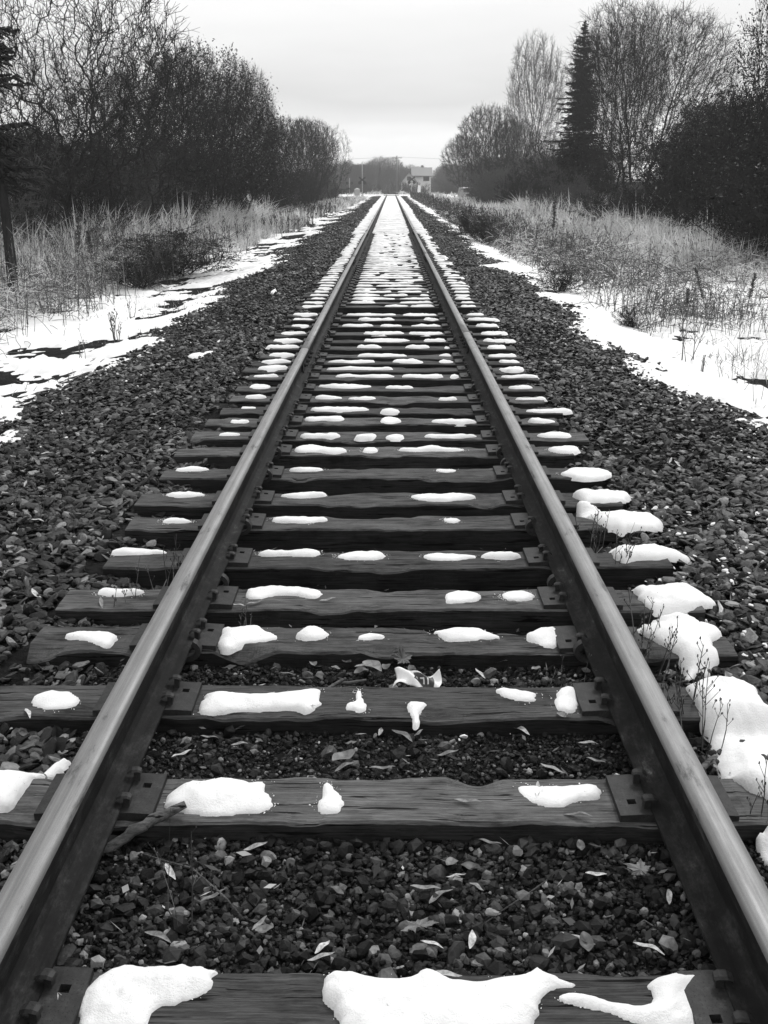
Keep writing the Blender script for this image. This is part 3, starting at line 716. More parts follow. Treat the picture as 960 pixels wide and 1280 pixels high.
# ------------------------------------------------------------------ grass and weeds
def blades(name, x, y, h, w, lean, mat, label, cat='grass', z=None):
    n = len(x); z0 = terr(x, y)-.02 if z is None else z
    a = R.uniform(0, 2*PI, n); la = R.uniform(0, 2*PI, n); ln = np.abs(R.normal(0, lean, n)); curl = R.uniform(.3, 1.4, n)
    ts = np.array([0, .35, .7, 1.0]); V = np.zeros((n, 7, 3)); wx = np.cos(a)*w/2; wy = np.sin(a)*w/2
    k = 0
    for j, t in enumerate(ts):
        bend = ln*h*(t*(1-.5*curl)+curl*t*t); cxx = x+np.cos(la)*bend; cyy = y+np.sin(la)*bend; cz = z0+h*t*(1-.35*np.minimum(1, ln)*t)
        if j < 3:
            f = 1-.25*t; V[:, k] = np.stack([cxx-wx*f, cyy-wy*f, cz], 1); V[:, k+1] = np.stack([cxx+wx*f, cyy+wy*f, cz], 1); k += 2
        else: V[:, k] = np.stack([cxx, cyy, cz], 1)
    T = np.array([(0,1,3),(0,3,2),(2,3,5),(2,5,4),(4,5,6)]); F = (T[None]+(np.arange(n)*7)[:, None, None]).reshape(-1, 3)
    o = link_mesh(name, np_mesh(name, V.reshape(-1, 3), F), mat); tag(o, label, cat, kind='stuff'); return o
def clump(n, x0, x1, y0, y1, sgn, spread=.1, per=14, thr=None, s=60, sc_=.35):
    m_ = n//per; cx = R.uniform(x0, x1, m_)*sgn; cyy = y0+(y1-y0)*R.rand(m_)
    d = fbm(cx*sc_, cyy*sc_, s, 3)
    if thr is not None: k = d > thr+R.uniform(-.06, .06, m_); cx, cyy = cx[k], cyy[k]
    m_ = len(cx); x = np.repeat(cx, per)+R.normal(0, spread, m_*per); y = np.repeat(cyy, per)+R.normal(0, spread, m_*per); return x, y
def mk_grass(label, mat, specs, hrange, wf, lean):
    X = []; Y = []; H = []
    for sp in specs:
        x, y = clump(*sp['c'], **sp.get('k', {})); X.append(x); Y.append(y); hh_ = np.clip(fbm(x*1.6, y*1.6, 33, 3)*2.2-.55, .12, 1.25); H.append((sp['h'][0]+(sp['h'][1]-sp['h'][0])*R.rand(len(x)))*hh_)
    x = np.concatenate(X); y = np.concatenate(Y); h = np.concatenate(H)
    k = in_view(x, y, 1.35); x, y, h = x[k], y[k], h[k]
    w = np.maximum(.004, (y+.5)/FPX*wf)
    return blades('tall_grass', x, y, h, w, lean*1.7, mat, label)
mk_grass('pale dry tall grass on the right verge', M['grass'], [
   dict(c=(17000, 6.6, 9.6, 25, 62, 1), h=(.8, 1.5), k=dict(thr=.44)), dict(c=(9000, 5.6, 9.6, 22, 34, 1), h=(.4, 1.15), k=dict(thr=.46)), dict(c=(3000, 4.4, 9.2, 11, 24, 1), h=(.3, .95), k=dict(thr=.58, spread=.08)), dict(c=(26000, 4.1, 9, 30, 75, 1), h=(.5, 1.1), k=dict(thr=.42)),
   dict(c=(9000, 3.6, 11, 75, 165, 1), h=(.4, .9), k=dict(thr=.35)), dict(c=(5000, 3.9, 7.5, 8, 15, 1), h=(.15, .6), k=dict(thr=.52, spread=.16)),
   dict(c=(5000, 6.0, 7.6, 22, 27, 1), h=(.6, 1.1), k=dict(spread=.12))], None, 1.0, .35)
mk_grass('pale dry tall grass on the left verge', M['grass'], [
   dict(c=(12000, 5.9, 8.6, 14, 32, -1), h=(.3, .95), k=dict(thr=.48)), dict(c=(24000, 6.8, 8.8, 20, 62, -1), h=(1.0, 1.7), k=dict(thr=.38)), dict(c=(20000, 4.6, 8.5, 30, 75, -1), h=(.3, .8), k=dict(thr=.42)),
   dict(c=(10000, 3.8, 10, 75, 160, -1), h=(.3, .75), k=dict(thr=.34)), dict(c=(9000, 1.8, 30, 182, 215, -1), h=(.5, 1.2), k=dict(spread=.3)), dict(c=(9000, 1.8, 30, 182, 215, 1), h=(.5, 1.2), k=dict(spread=.3)), dict(c=(2200, 5.2, 6.8, 9, 16, -1), h=(.15, .45), k=dict(thr=.46, spread=.14))], None, 1.0, .35)
mk_grass('dull trampled grass lower among the tall grass on both verges', M['grass_dull'], [
   dict(c=(12000, 5.5, 9.5, 12, 40, -1), h=(.25, .9), k=dict(thr=.46)), dict(c=(2500, 3.8, 9.5, 14, 24, 1), h=(.25, .8), k=dict(thr=.52, s=90)), dict(c=(6000, 3.8, 9.5, 24, 45, 1), h=(.25, .9), k=dict(thr=.46, s=90)),
   dict(c=(9000, 4.2, 10, 40, 150, -1), h=(.3, .8), k=dict(thr=.4)), dict(c=(9000, 3.3, 10, 40, 150, 1), h=(.3, .85), k=dict(thr=.4, s=92)),
   dict(c=(1800, 3.2, 6, 6, 14, 1), h=(.06, .3), k=dict(thr=.5, spread=.1, per=9)), dict(c=(1500, 3.1, 6, 7, 16, -1), h=(.04, .2), k=dict(thr=.56, spread=.12, per=12))], None, .95, .5)
x, y = clump(9000, 3.6, 8, 4, 20, 1, .3, 6, .45, 71); x2, y2 = clump(7000, 3.4, 8, 6, 20, -1, .3, 6, .5, 73); x = np.concatenate([x, x2]); y = np.concatenate([y, y2])
h = R.uniform(.04, .14, len(x)); blades('short_grass', x, y, h, np.full(len(x), .006), .6, M['grass_dull'], 'short dead grass poking through the verge snow')

def prisms(S, sides=3, off=0):
    """S: (n,8) p0,p1,r0,r1 -> verts, quads"""
    p0, p1, r0, r1 = S[:, 0:3], S[:, 3:6], S[:, 6], S[:, 7]; d = p1-p0; L = np.linalg.norm(d, axis=1, keepdims=True)+1e-9; d = d/L
    up = np.where(np.abs(d[:, 2:3]) < .9, np.array([[0, 0, 1.]]), np.array([[1., 0, 0]])); u = np.cross(d, up); u /= np.linalg.norm(u, axis=1, keepdims=True); w = np.cross(d, u)
    n = len(S); V = np.zeros((n, 2*sides, 3))
    for k in range(sides):
        c_, s_ = math.cos(2*PI*k/sides), math.sin(2*PI*k/sides); q = c_*u+s_*w
        V[:, k] = p0-d*L*.02+q*r0[:, None]; V[:, sides+k] = p1+d*L*.02+q*r1[:, None]
    T = np.array([(k, (k+1) % sides, sides+(k+1) % sides, sides+k) for k in range(sides)])
    F = (T[None]+(np.arange(n)*2*sides)[:, None, None]).reshape(-1, 4)+off
    return V.reshape(-1, 3), F
def weed_segs(x, y, h, r, rng, heads=True, z=None):
    out = []; z0 = float(terr(x, y))-.02 if z is None else z; p = np.array([x, y, z0]); lean = rng.normal(0, .14, 2); n = 4; pts = [p]
    for k in range(n):
        p = p+np.array([lean[0]*h/n, lean[1]*h/n, h/n]); lean = lean+rng.normal(0, .06, 2); pts.append(p)
    for k in range(n): out.append((*pts[k], *pts[k+1], r*(1-k/n*.6), r*(1-(k+1)/n*.6)))
    for q in range(rng.randint(3, 9)):
        t = rng.uniform(.4, 1); k = min(n-1, int(t*n)); b = pts[k]+(pts[k+1]-pts[k])*(t*n-k); a = rng.uniform(0, 2*PI); l = h*rng.uniform(.07, .24)*(1.25-t*.6)
        e = b+np.array([math.cos(a)*l*.6, math.sin(a)*l*.6, l*.8]); out.append((*b, *e, r*.5, r*.35))
        if heads: out.append((*e, *(e+np.array([0, 0, r*3])), r*1.15, r*.7))
    return out
def weed_field(n, x0, x1, y0, y1, sgn, thr, seed, hr=(.5, 1.1)):
    rng = np.random.RandomState(seed); out = []
    while n > 0:
        n -= 1; x = rng.uniform(x0, x1)*sgn; y = y0+(y1-y0)*rng.rand()
        if float(fbm(x*.5, y*.5, seed, 3)) < thr: continue
        r = max(.0025, (y+.5)/FPX*.42); out += weed_segs(x, y, rng.uniform(*hr), r, rng)
    return out
S = np.array(weed_field(750, 3.6, 8.5, 22, 48, 1, .44, 5, (.35, .95)) + weed_field(1100, 2.9, 4.6, 24, 160, 1, .44, 6, (.4, .95)) + weed_field(170, 3.1, 7, 12, 26, 1, .54, 26, (.3, .85)) + weed_field(1000, 4.5, 8, 10, 28, -1, .42, 8, (.4, 1.3)) + weed_field(350, 4, 8, 28, 80, -1, .42, 9, (.4, .9)) + weed_field(260, 3.2, 6, 6, 14, 1, .42, 10, (.15, .55)) + weed_field(500, 3.2, 6, 9, 16, 1, .46, 15, (.2, .6)))
def tangle(n, x0, x1, y0, y1, sgn, thr, seed, hmax):
    rng = np.random.RandomState(seed); x = rng.uniform(x0, x1, n*3)*sgn; y = y0+(y1-y0)*rng.rand(n*3); k = fbm(x*.7, y*.7, seed, 3) > thr; x, y = x[k][:n], y[k][:n]; n = len(x)
    z = terr(x, y)+rng.uniform(.0, 1, n)**1.6*hmax; out = []; p = np.stack([x, y, z], 1); a = rng.uniform(0, 2*PI, n); el = rng.normal(.25, .5, n)
    for j in range(4):
        L = rng.uniform(.05, .16, n)[:, None]; q = p+np.stack([np.cos(a)*np.cos(el), np.sin(a)*np.cos(el), np.sin(el)], 1)*L; r = np.maximum(.0018, (y+.5)/FPX*.33)[:, None]
        out.append(np.concatenate([p, q, r, r*.9], 1)); p = q; a = a+rng.normal(0, .5, n); el = el-rng.uniform(0, .5, n)
    return np.concatenate(out)
Tg = np.concatenate([tangle(1300, 3.6, 8.5, 9, 24, 1, .54, 301, .4), tangle(3500, 4.5, 9, 24, 36, 1, .46, 311, .7), tangle(2600, 3.0, 5.5, 22, 60, 1, .46, 302, .5), tangle(6000, 5.2, 8.8, 9, 30, -1, .44, 303, .6)])
V, F = prisms(Tg); o = link_mesh('grass_tangle', np_mesh('grass_tangle', V, F), M['grass']); tag(o, 'matted tangle of bent dry stems in the verge grass', 'grass', kind='stuff')
Tg = np.concatenate([tangle(1100, 3.4, 8.5, 7, 24, 1, .55, 304, .35), tangle(5000, 3.0, 5.0, 14, 70, 1, .40, 305, .6), tangle(2600, 4.6, 8.8, 9, 30, -1, .50, 306, .6)])
V, F = prisms(Tg); o = link_mesh('weed_tangle', np_mesh('weed_tangle', V, F), M['weed']); tag(o, 'matted tangle of dark broken stems in the verge grass', 'weeds', kind='stuff')
V, F = prisms(S); o = link_mesh('dead_weeds', np_mesh('dead_weeds', V, F), M['weed']); tag(o, 'dark dead weed stalks standing among the verge grass', 'weeds', kind='stuff')

# ------------------------------------------------------------------ trees
def grow(seed, H=8, r0=.12, nst=1, spread=.3, levels=4, kids=(9, 8, 6, 5), lr=(.55, .5, .45, .45), ang=(.7, .8, .8, .8), up=.25, wob=.18, start=.25, bl=1.0, minr=.004):
    rng = np.random.RandomState(seed); segs = []; tips = []
    stack = []
    for k in range(nst):
        a = rng.uniform(0, 2*PI); s_ = rng.uniform(.2, 1)*spread if nst > 1 else rng.uniform(0, .12)
        d = np.array([math.cos(a)*s_, math.sin(a)*s_, 1.]); stack.append((np.array([math.cos(a)*.1*(nst > 1)*rng.rand(), math.sin(a)*.1*(nst > 1)*rng.rand(), -.1]), d/np.linalg.norm(d), H*rng.uniform(.75, 1), r0*rng.uniform(.6, 1), 0))
    while stack:
        p, d, L, r, lv = stack.pop(); n = (7, 5, 4, 3, 2)[lv]; pts = [p]; dirs = [d]
        for k in range(n):
            d = d+rng.normal(0, wob, 3)*(1+.3*lv); d[2] += up*(.25 if lv == 0 else .6)/n*2; d = d/np.linalg.norm(d); p = p+d*L/n; pts.append(p); dirs.append(d)
        rr = [max(minr, r*(1-.82*k/n)) for k in range(n+1)]
        for k in range(n): segs.append((*pts[k], *pts[k+1], rr[k], rr[k+1]))
        if lv < levels:
            nk = int(kids[lv]*rng.uniform(.75, 1.25))
            for q in range(nk):
                t = (start if lv == 0 else .15)+(1-(start if lv == 0 else .15))*(q+rng.rand())/nk; t = min(t, .98)
                k = int(t*n); b = pts[k]+(pts[k+1]-pts[k])*(t*n-k); dd = dirs[k+1]
                a = rng.normal(size=3); a -= a.dot(dd)*dd; a /= np.linalg.norm(a); an = ang[lv]*rng.uniform(.7, 1.3)
                nd = dd*math.cos(an)+a*math.sin(an); nl = L*lr[lv]*rng.uniform(.6, 1.1)*(1-.55*t if lv == 0 else 1-.4*t)*bl
                stack.append((b, nd/np.linalg.norm(nd), nl, max(minr, min(rr[k]*.62, r*.5)), lv+1))
        else: tips.append(pts[-1]); tips.append(pts[len(pts)//2])
    return np.array(segs), np.array(tips)
def leaves_mesh(tips, n, size, seed, spread=.12):
    r = np.random.RandomState(seed); c = tips[r.randint(0, len(tips), n)]+r.normal(0, spread, (n, 3)); a = r.normal(size=(n, 3)); a /= np.linalg.norm(a, axis=1, keepdims=True)
    b = np.cross(a, r.normal(size=(n, 3))); b /= np.linalg.norm(b, axis=1, keepdims=True); s = r.uniform(.5, 1.3, (n, 1))*size
    V = np.stack([c-a*s, c-b*s*.45, c+a*s, c+b*s*.45], 1).reshape(-1, 3); F = np.arange(n*4).reshape(-1, 4); return V, F
def tree_meshes(kind, seed, H, thick, W=0, leaf=0, leafsize=.05, pale=False, trunkname='trunk', **k):
    S, tips = grow(seed, H=H, **k); top = np.percentile(tips[:, 2], 98.5); S[:, :6] *= H/top; tips = tips*(H/top); q_ = W/np.percentile(np.hypot(tips[:, 0], tips[:, 1]), 96)*1.0
    if W: S[:, [0, 1, 3, 4]] *= q_; tips[:, :2] *= q_
    r = np.maximum(S[:, 6], S[:, 7]); T = S[r > thick]; Cc = S[r <= thick]
    Vt, Ft = prisms(T, 7) if len(T) else (None, None); tm = np_mesh(trunkname, Vt, Ft, True); tm.materials.append(M['bark_pale' if pale else 'bark'])
    Vc, Fc = prisms(Cc, 3); Fl = [Fc]
    mi = np.zeros(len(Fc), int)
    if leaf:
        Vl, Fll = leaves_mesh(tips, leaf, leafsize, seed); Fl = [Fc, Fll+len(Vc)]; Vc = np.concatenate([Vc, Vl]); mi = np.concatenate([mi, np.ones(len(Fll), int)])
    cm = np_mesh('crown', Vc, Fl, False, mi); cm.materials.append(M['twig_pale' if pale else 'twig']); cm.materials.append(M['foliage'])
    return tm, cm
def colonise(seed, zc, rx, rz, z0=1.0, npts=2600, step=.2, di=1.3, dk=.30, trop=.12, wob=.22, fan=0., nstem=1, r_tip=.006, tw=2, twl=.38, expo=2.35):
    """grows limbs towards points spread through a rounded crown"""
    rng = np.random.RandomState(seed); pts = []
    lob = rng.normal(size=(7, 3)); lob /= np.linalg.norm(lob, axis=1, keepdims=True); la = rng.uniform(-.22, .16, 7)
    while len(pts) < npts:
        p = rng.uniform(-1, 1, 3); r = np.linalg.norm(p)
        if r > 1.15 or r < 1e-3: continue
        lim = 1+float((la*np.clip((lob @ (p/r)-.6)/.4, 0, 1)).sum())
        if r > lim or (r < .55*lim and rng.rand() < .45): continue
        q = np.array([p[0]*rx, p[1]*rx, zc+p[2]*rz])
        if q[2] < z0*.9: continue
        if fan and math.hypot(q[0], q[1]) > rx*(.15+q[2]/(zc)*.9): continue
        pts.append(q)
    pts = np.array(pts); pos = [np.array([0, 0, -.1])]; par = [-1]
    for k in range(nstem):
        a = 2*PI*k/nstem+rng.uniform(-.4, .4); sp_ = 0 if nstem == 1 else rng.uniform(.25, .5); p = np.array([math.cos(a)*.06, math.sin(a)*.06, -.1]) if nstem > 1 else pos[0]; last = 0; d = np.array([math.cos(a)*sp_+rng.normal(0, .06), math.sin(a)*sp_+rng.normal(0, .06), 1.])
        zt = z0*rng.uniform(.8, 1.5) if nstem > 1 else z0
        while p[2] < zt: d = d+rng.normal(0, .07, 3); dd = d/np.linalg.norm(d); p = p+dd*step; pos.append(p); par.append(last); last = len(pos)-1
    P_ = np.array(pos); near = np.full(len(pts), 0); dist = np.full(len(pts), 1e9); alive = np.ones(len(pts), bool)
    def upd(i0, i1):
        D = np.linalg.norm(pts[:, None]-P_[None, i0:i1], axis=2); j = D.argmin(1); dm = D[np.arange(len(pts)), j]; m_ = dm < dist; dist[m_] = dm[m_]; near[m_] = j[m_]+i0
    upd(0, len(P_)); seen = set()
    for it in range(140):
        act = alive & (dist < (di if it > 12 else 9))
        if not act.any(): break
        ids = near[act]; v = pts[act]-P_[ids]; v /= np.linalg.norm(v, axis=1, keepdims=True)+1e-9
        un, inv = np.unique(ids, return_inverse=True); acc = np.zeros((len(un), 3)); np.add.at(acc, inv, v); acc /= np.linalg.norm(acc, axis=1, keepdims=True)+1e-9
        acc = acc+rng.normal(0, wob, acc.shape); acc[:, 2] += trop; acc /= np.linalg.norm(acc, axis=1, keepdims=True)
        new = P_[un]+acc*step; i0 = len(P_); P_ = np.concatenate([P_, new]); par += list(un); upd(i0, len(P_)); alive &= dist > dk
        if len(P_) > 7000: break
    par = np.array(par); n = len(P_); acc = np.full(n, 0.); nch = np.bincount(par[par >= 0], minlength=n)
    rad = np.zeros(n)
    for i in range(n-1, -1, -1):
        if nch[i] == 0: acc[i] = r_tip**expo
        rad[i] = acc[i]**(1/expo)
        if par[i] >= 0: acc[par[i]] += acc[i]
    i = np.arange(1, n); i = i[par[i] >= 0]; segs = [np.concatenate([P_[par[i]], P_[i], np.minimum(rad[par[i]], rad[i]*1.35)[:, None], rad[i][:, None]], 1)]
    # fine twigs
    thin = i[rad[i] < r_tip*2.6]; base = np.repeat(thin, tw); dirp = P_[base]-P_[par[base]]; dirp /= np.linalg.norm(dirp, axis=1, keepdims=True)+1e-9
    out = P_[base]-np.array([0, 0, zc*.75]); out /= np.linalg.norm(out, axis=1, keepdims=True)
    d = dirp*.6+out*.5+rng.normal(0, .45, dirp.shape); d[:, 2] += .15; d /= np.linalg.norm(d, axis=1, keepdims=True); L = twl*rng.uniform(.4, 1.2, (len(base), 1)); a0 = P_[base]; a1 = a0+d*L*.5; d2 = d+rng.normal(0, .3, d.shape); d2 /= np.linalg.norm(d2, axis=1, keepdims=True); a2 = a1+d2*L*.5
    rt = np.full((len(base), 1), r_tip); segs += [np.concatenate([a0, a1, rt, rt*.85], 1), np.concatenate([a1, a2, rt*.85, rt*.5], 1)]
    d3 = d2+rng.normal(0, .6, d.shape); d3 /= np.linalg.norm(d3, axis=1, keepdims=True); segs.append(np.concatenate([a1, a1+d3*L*.45, rt*.75, rt*.45], 1))
    return np.concatenate(segs), a2
def ctree(seed, H, thick, leaf=0, leafsize=.05, pale=False, **k):
    S, tips = colonise(seed, **k); top = np.percentile(tips[:, 2], 99.3); S[:, :6] *= H/top; tips = tips*(H/top)
    r = np.maximum(S[:, 6], S[:, 7]); T = S[r > thick]; Cc = S[r <= thick]; Vt, Ft = prisms(T, 7); tm = np_mesh('trunk', Vt, Ft, True); tm.materials.append(M['bark_pale' if pale else 'bark'])
    Vc, Fc = prisms(Cc, 3); Fl = [Fc]; mi = np.zeros(len(Fc), int)
    if leaf: Vl, Fll = leaves_mesh(tips, leaf, leafsize, seed); Fl = [Fc, Fll+len(Vc)]; Vc = np.concatenate([Vc, Vl]); mi = np.concatenate([mi, np.ones(len(Fll), int)])
    cm = np_mesh('crown', Vc, Fl, False, mi); cm.materials.append(M['twig_pale' if pale else 'twig']); cm.materials.append(M['foliage']); return tm, cm
TR = {
 'spread': ctree(11, 7, .03, zc=4.2, rx=3.0, rz=2.7, z0=1.1, npts=1500, step=.17, di=1.4, dk=.30, trop=.04, wob=.42, r_tip=.0062, tw=2, twl=.34),
 'spread2': ctree(12, 7, .03, zc=4.3, rx=2.5, rz=2.6, z0=.9, npts=1100, step=.17, di=1.4, dk=.32, trop=.07, wob=.38, nstem=2, r_tip=.0062, tw=2, twl=.34),
 'upright': ctree(21, 11, .04, zc=6.4, rx=4.2, rz=4.7, z0=1.0, npts=4200, step=.22, di=1.6, dk=.30, trop=.30, wob=.16, fan=1, nstem=4, r_tip=.0068, tw=3, twl=.7),
 'upright2': ctree(22, 11, .04, zc=6.6, rx=3.0, rz=4.5, z0=1.2, npts=2600, step=.22, di=1.6, dk=.32, trop=.32, wob=.16, fan=1, nstem=2, r_tip=.0075, tw=3, twl=.7, pale=True),
 'round': ctree(31, 8, .045, zc=4.6, rx=3.9, rz=3.5, z0=.8, npts=3600, step=.2, di=1.4, dk=.29, trop=.16, wob=.22, fan=1, nstem=3, r_tip=.009, tw=3, twl=.5),
 'leafy': ctree(41, 6.5, .035, leaf=11000, leafsize=.05, zc=3.5, rx=2.8, rz=3.0, z0=.4, npts=1900, step=.18, di=1.3, dk=.27, trop=.12, wob=.3, nstem=4, r_tip=.006, tw=3, twl=.45),
 'leafy2': ctree(42, 6.5, .035, leaf=4500, leafsize=.045, zc=3.5, rx=2.7, rz=3.0, z0=.4, npts=1500, step=.18, di=1.3, dk=.27, trop=.12, wob=.3, nstem=4, r_tip=.006, tw=3, twl=.45),
}
BU = [tree_meshes('b', 60+k, 3, .02, W=1.9, leaf=lf, leafsize=.04, trunkname='stem', nst=15, spread=.85, r0=.035, levels=3, kids=(10, 8, 5), lr=(.5, .5, .5), ang=(.6, .7, .8), up=.22, wob=.2, start=.06, minr=.006) for k, lf in enumerate((0, 1500, 500, 3500))]
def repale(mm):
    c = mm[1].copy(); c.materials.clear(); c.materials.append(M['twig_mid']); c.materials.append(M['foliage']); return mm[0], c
BP = [repale(q) for q in BU]
def plant(meshes, name, x, y, H, H0, rz, label, cat, group=None, wx=1.0, kid='trunk'):
    t = empty(name, (x, y, float(terr(x, y))-.03), rz); s_ = H/H0; t.scale = (s_*wx, s_*wx, s_)
    link_mesh(kid, meshes[0], None, t); link_mesh('crown', meshes[1], None, t)
    tag(t, label, cat, group); return t
def tree(kind, px, y, py_top, label, rz=0, wx=1.0, group=None):
    H0 = {'spread': 7, 'spread2': 7, 'upright': 11, 'upright2': 11, 'round': 8, 'leafy': 6.5, 'leafy2': 6.5}[kind]; x = X_at(px, y)
    return plant(TR[kind], 'leafy_tree' if 'leafy' in kind else 'bare_tree', x, y, H_at(py_top, y)-float(terr(x, y)), H0, rz, label, 'tree', group, wx)
# left side
tree('spread', 98, 26, -40, 'big bare dark crooked tree whose top is cut by the picture edge at upper left', 0.4, 1.05)
tree('spread2', 30, 24, 30, 'bare dark tree at the left edge beside the conifer', 2.0, .85)
tree('leafy2', 140, 42, 100, 'tangled dark tree behind the big left bare tree', 3.0, 1.0)
tree('spread2', 175, 31, 0, 'bare dark tree leaning right, next right of the big left tree', 4.1, .95)
tree('leafy2', 225, 38, 45, 'dark tree still holding some leaves, right of the leaning bare tree', 1.0, .95)
tree('leafy', 268, 44, 70, 'leafy dark tree forming the shoulder of the left tree mass', 2.2, .9)
tree('upright2', 312, 62, 82, 'pale fine-twigged bare tree rising above the left hedgerow', .3, .75)
tree('leafy', 300, 50, 118, 'low dark leafy tree under the pale fine-twigged tree', 5.0, .9)
tree('leafy2', 335, 66, 150, 'dark bushy tree right of the pale fine-twigged tree', 3.0, .9)
tree('round', 368, 92, 148, 'rounded bare tree in the far part of the left tree row', 0, .85)
tree('round', 392, 100, 150, 'rounded twiggy bare tree, second from the right end of the left tree row', 1.7, .8)
tree('spread2', 417, 108, 158, 'open-crowned bare tree standing at the right end of the left tree row', 3.2, .72)
tree('leafy2', 195, 46, 85, 'dense dark tree further back between the leaning tree and the leafy shoulder', 4, 1.0)
# right side
tree('upright', 798, 55, 10, 'tall spreading bare tree right of the dark spruce', .6, .98)
tree('upright', 762, 58, 40, 'tall slim bare tree close beside the spruce on its right', 2.9, .65)
tree('upright2', 664, 72, 50, 'tall pale bare tree left of the dark spruce', 1.9, .62)
tree('round', 612, 108, 134, 'rounded bare tree left of the tall pale tree on the right side', 2.0, .82)
tree('round', 640, 100, 150, 'rounded bare tree just behind the tall pale tree', 4.0, .8)
tree('round', 578, 158, 170, 'low rounded bare tree at the left end of the right tree row', .4, .8)
tree('leafy', 990, 24, -45, 'tree with hanging dark leaves cut by the right picture edge', 1.1, .62)
tree('leafy', 905, 33, 128, 'dark leafy small tree in the thicket near the right edge', 2.1, 1.1)
tree('leafy', 872, 38, 135, 'dark leafy small tree at the left end of the dense right thicket', 4.1, .85)
tree('leafy2', 945, 29, 120, 'dark small tree at the right edge of the thicket, under the hanging leaves', .1, 1.1)
tree('leafy2', 730, 62, 150, 'dark low tree at the foot of the spruce', 3.3, 1.0)
tree('leafy2', 690, 66, 165, 'dark low tree left of the foot of the spruce', 1.3, 1.0)

# conifers
def conifer(seed, H, Rb, whorls, per, sparse=0., power=.85, t0=.06):
    rng = np.random.RandomState(seed); T = []; S = []
    for k in range(12): T.append((0, 0, H*k/12, 0, 0, H*(k+1)/12, .13*(1-k/12)+.01, .13*(1-(k+1)/12)+.01))
    for w in range(whorls):
        t = t0+(.99-t0)*(w/(whorls-1))**1.0; z = H*t; env = Rb*((1-t)**power)*(.85+.3*rng.rand())+.06
        if rng.rand() < sparse: continue
        for q in range(per):
            a = 2*PI*q/per+rng.uniform(-.4, .4)+w*1.1; L = env*rng.uniform(.5, 1.15)*(1+.22*math.sin(3*a+z*1.1)+.16*math.sin(2*a-z*2.3)); p = np.array([0, 0, z+rng.uniform(-.16, .16)]); d = np.array([math.cos(a), math.sin(a), .12]); n = 5; r = .016
            for k in range(n):
                d2 = d.copy(); d2[2] = .25-.75*(k/n)*(1-t*.6)+(.3 if k == n-1 else 0); e = p+d2/np.linalg.norm(d2)*L/n; S.append((*p, *e, r, r*.8))
                m_ = max(2, int(L/n/.055))
                for j in range(m_):
                    b = p+(e-p)*((j+rng.rand())/m_); sd = rng.choice([-1, 1]); ta = a+sd*rng.uniform(.6, 1.1); l = min(.34, L*.35)*rng.uniform(.5, 1.1)*(1-.35*k/n)
                    c = b+np.array([math.cos(ta)*l, math.sin(ta)*l, -l*rng.uniform(.1, .7)]); S.append((*b, *c, .038, .010))
                p = e
    S.append((0, 0, H*.98, 0, 0, H*1.03, .02, .006))
    Vt, Ft = prisms(np.array(T), 7); tm = np_mesh('trunk', Vt, Ft, True); tm.materials.append(M['bark'])
    Vc, Fc = prisms(np.array(S), 3); cm = np_mesh('crown', Vc, Fc); cm.materials.append(M['needle']); return tm, cm
sp = conifer(3, 11.5, 2.1, 76, 11, .04, .8); y = 62; x = X_at(718, y)
plant(sp, 'spruce_tree', x, y, (H_at(26, y)-float(terr(x, y)))*.97, 11.5, .5, 'tall dark pointed spruce between the bare trees on the right', 'tree', wx=.95)
sp2 = conifer(5, 6.0, 1.1, 13, 11, .3, .35, .42); y = 18; x = X_at(14, y)
plant(sp2, 'conifer_tree', x, y, H_at(15, y)+.5, 6.0, .5, 'dark conifer with drooping tufts at the extreme left edge', 'tree', wx=1.0)
for px_, py_ in ((535, 213), (528, 216), (475, 208)):
    y = 275; plant(sp, 'spruce_tree', X_at(px_, y), y, H_at(py_-2, y)+1.5, 11.5, px_, {535: 'small dark spruce top behind the white house', 528: 'lower dark spruce top left of the house', 475: 'pointed conifer top in the far wood left of the pole'}[px_], 'tree', wx=.7)

# bushes
def bush(x, y, H, k, label, group, wx=1.0, pale=False):
    return plant((BP if pale else BU)[k], 'bare_bush', x, y, H, 3, R.uniform(0, 6.28), label, 'bush', group, wx, 'stem')
def seg_word(y): return 'near' if y < 32 else 'middle' if y < 70 else 'far'
for sgn, word in ((-1, 'left'), (1, 'right')):
    y = 19.5 if sgn < 0 else 23
    while y < 150:
        for row, (xo, hm) in enumerate(((8.6, 1.0), (10.6, 1.2), (13, 1.4))):
            if row == 2 and y > 80: continue
            xx = xo if sgn > 0 else xo-.2
            if sgn > 0 and y < 48: xx += .2
            if sgn < 0 and y < 45 and row == 0 and R.rand() < .55: continue
            if sgn > 0 and 60 < y: xx = xo + .0*(y-60)
            H = (2.35+R.uniform(-.8, .8))*hm*(1 if y < 60 else 1.1)
            if sgn > 0 and 44 < y < 85: H *= .82
            if sgn > 0 and y < 45: H *= 1.12
            if sgn > 0 and 50 < y < 152 and 564 < 489+(xx*FPX)/(y*ct+.45) < 604: continue
            pw = 1.9*FPX/y; H = min(H, 1.5) if sgn > 0 and 26 < y < 84 and 768-pw*.55 < 489+(xx*FPX)/(y*ct+.45) < 812+pw*.6 else H
            kk = int(R.choice([0, 1, 2, 3], p=[.35, .25, .2, .2])) if not (sgn > 0 and y < 48) else int(R.choice([1, 3]))
            bush(sgn*(xx+R.uniform(-.6, .6)), y+R.uniform(-1, 1), H, kk, f'dark tangled bush behind the tall grass, {seg_word(y)} stretch of the {word} hedgerow', f'bushes in the {seg_word(y)} {word} hedgerow', 1.15, R.rand() < ((.05 if y < 46 else .65) if sgn > 0 else (.5 if y < 36 else .3)))
        y += (1.9 if y < 50 else 3.2 if y < 90 else 5)
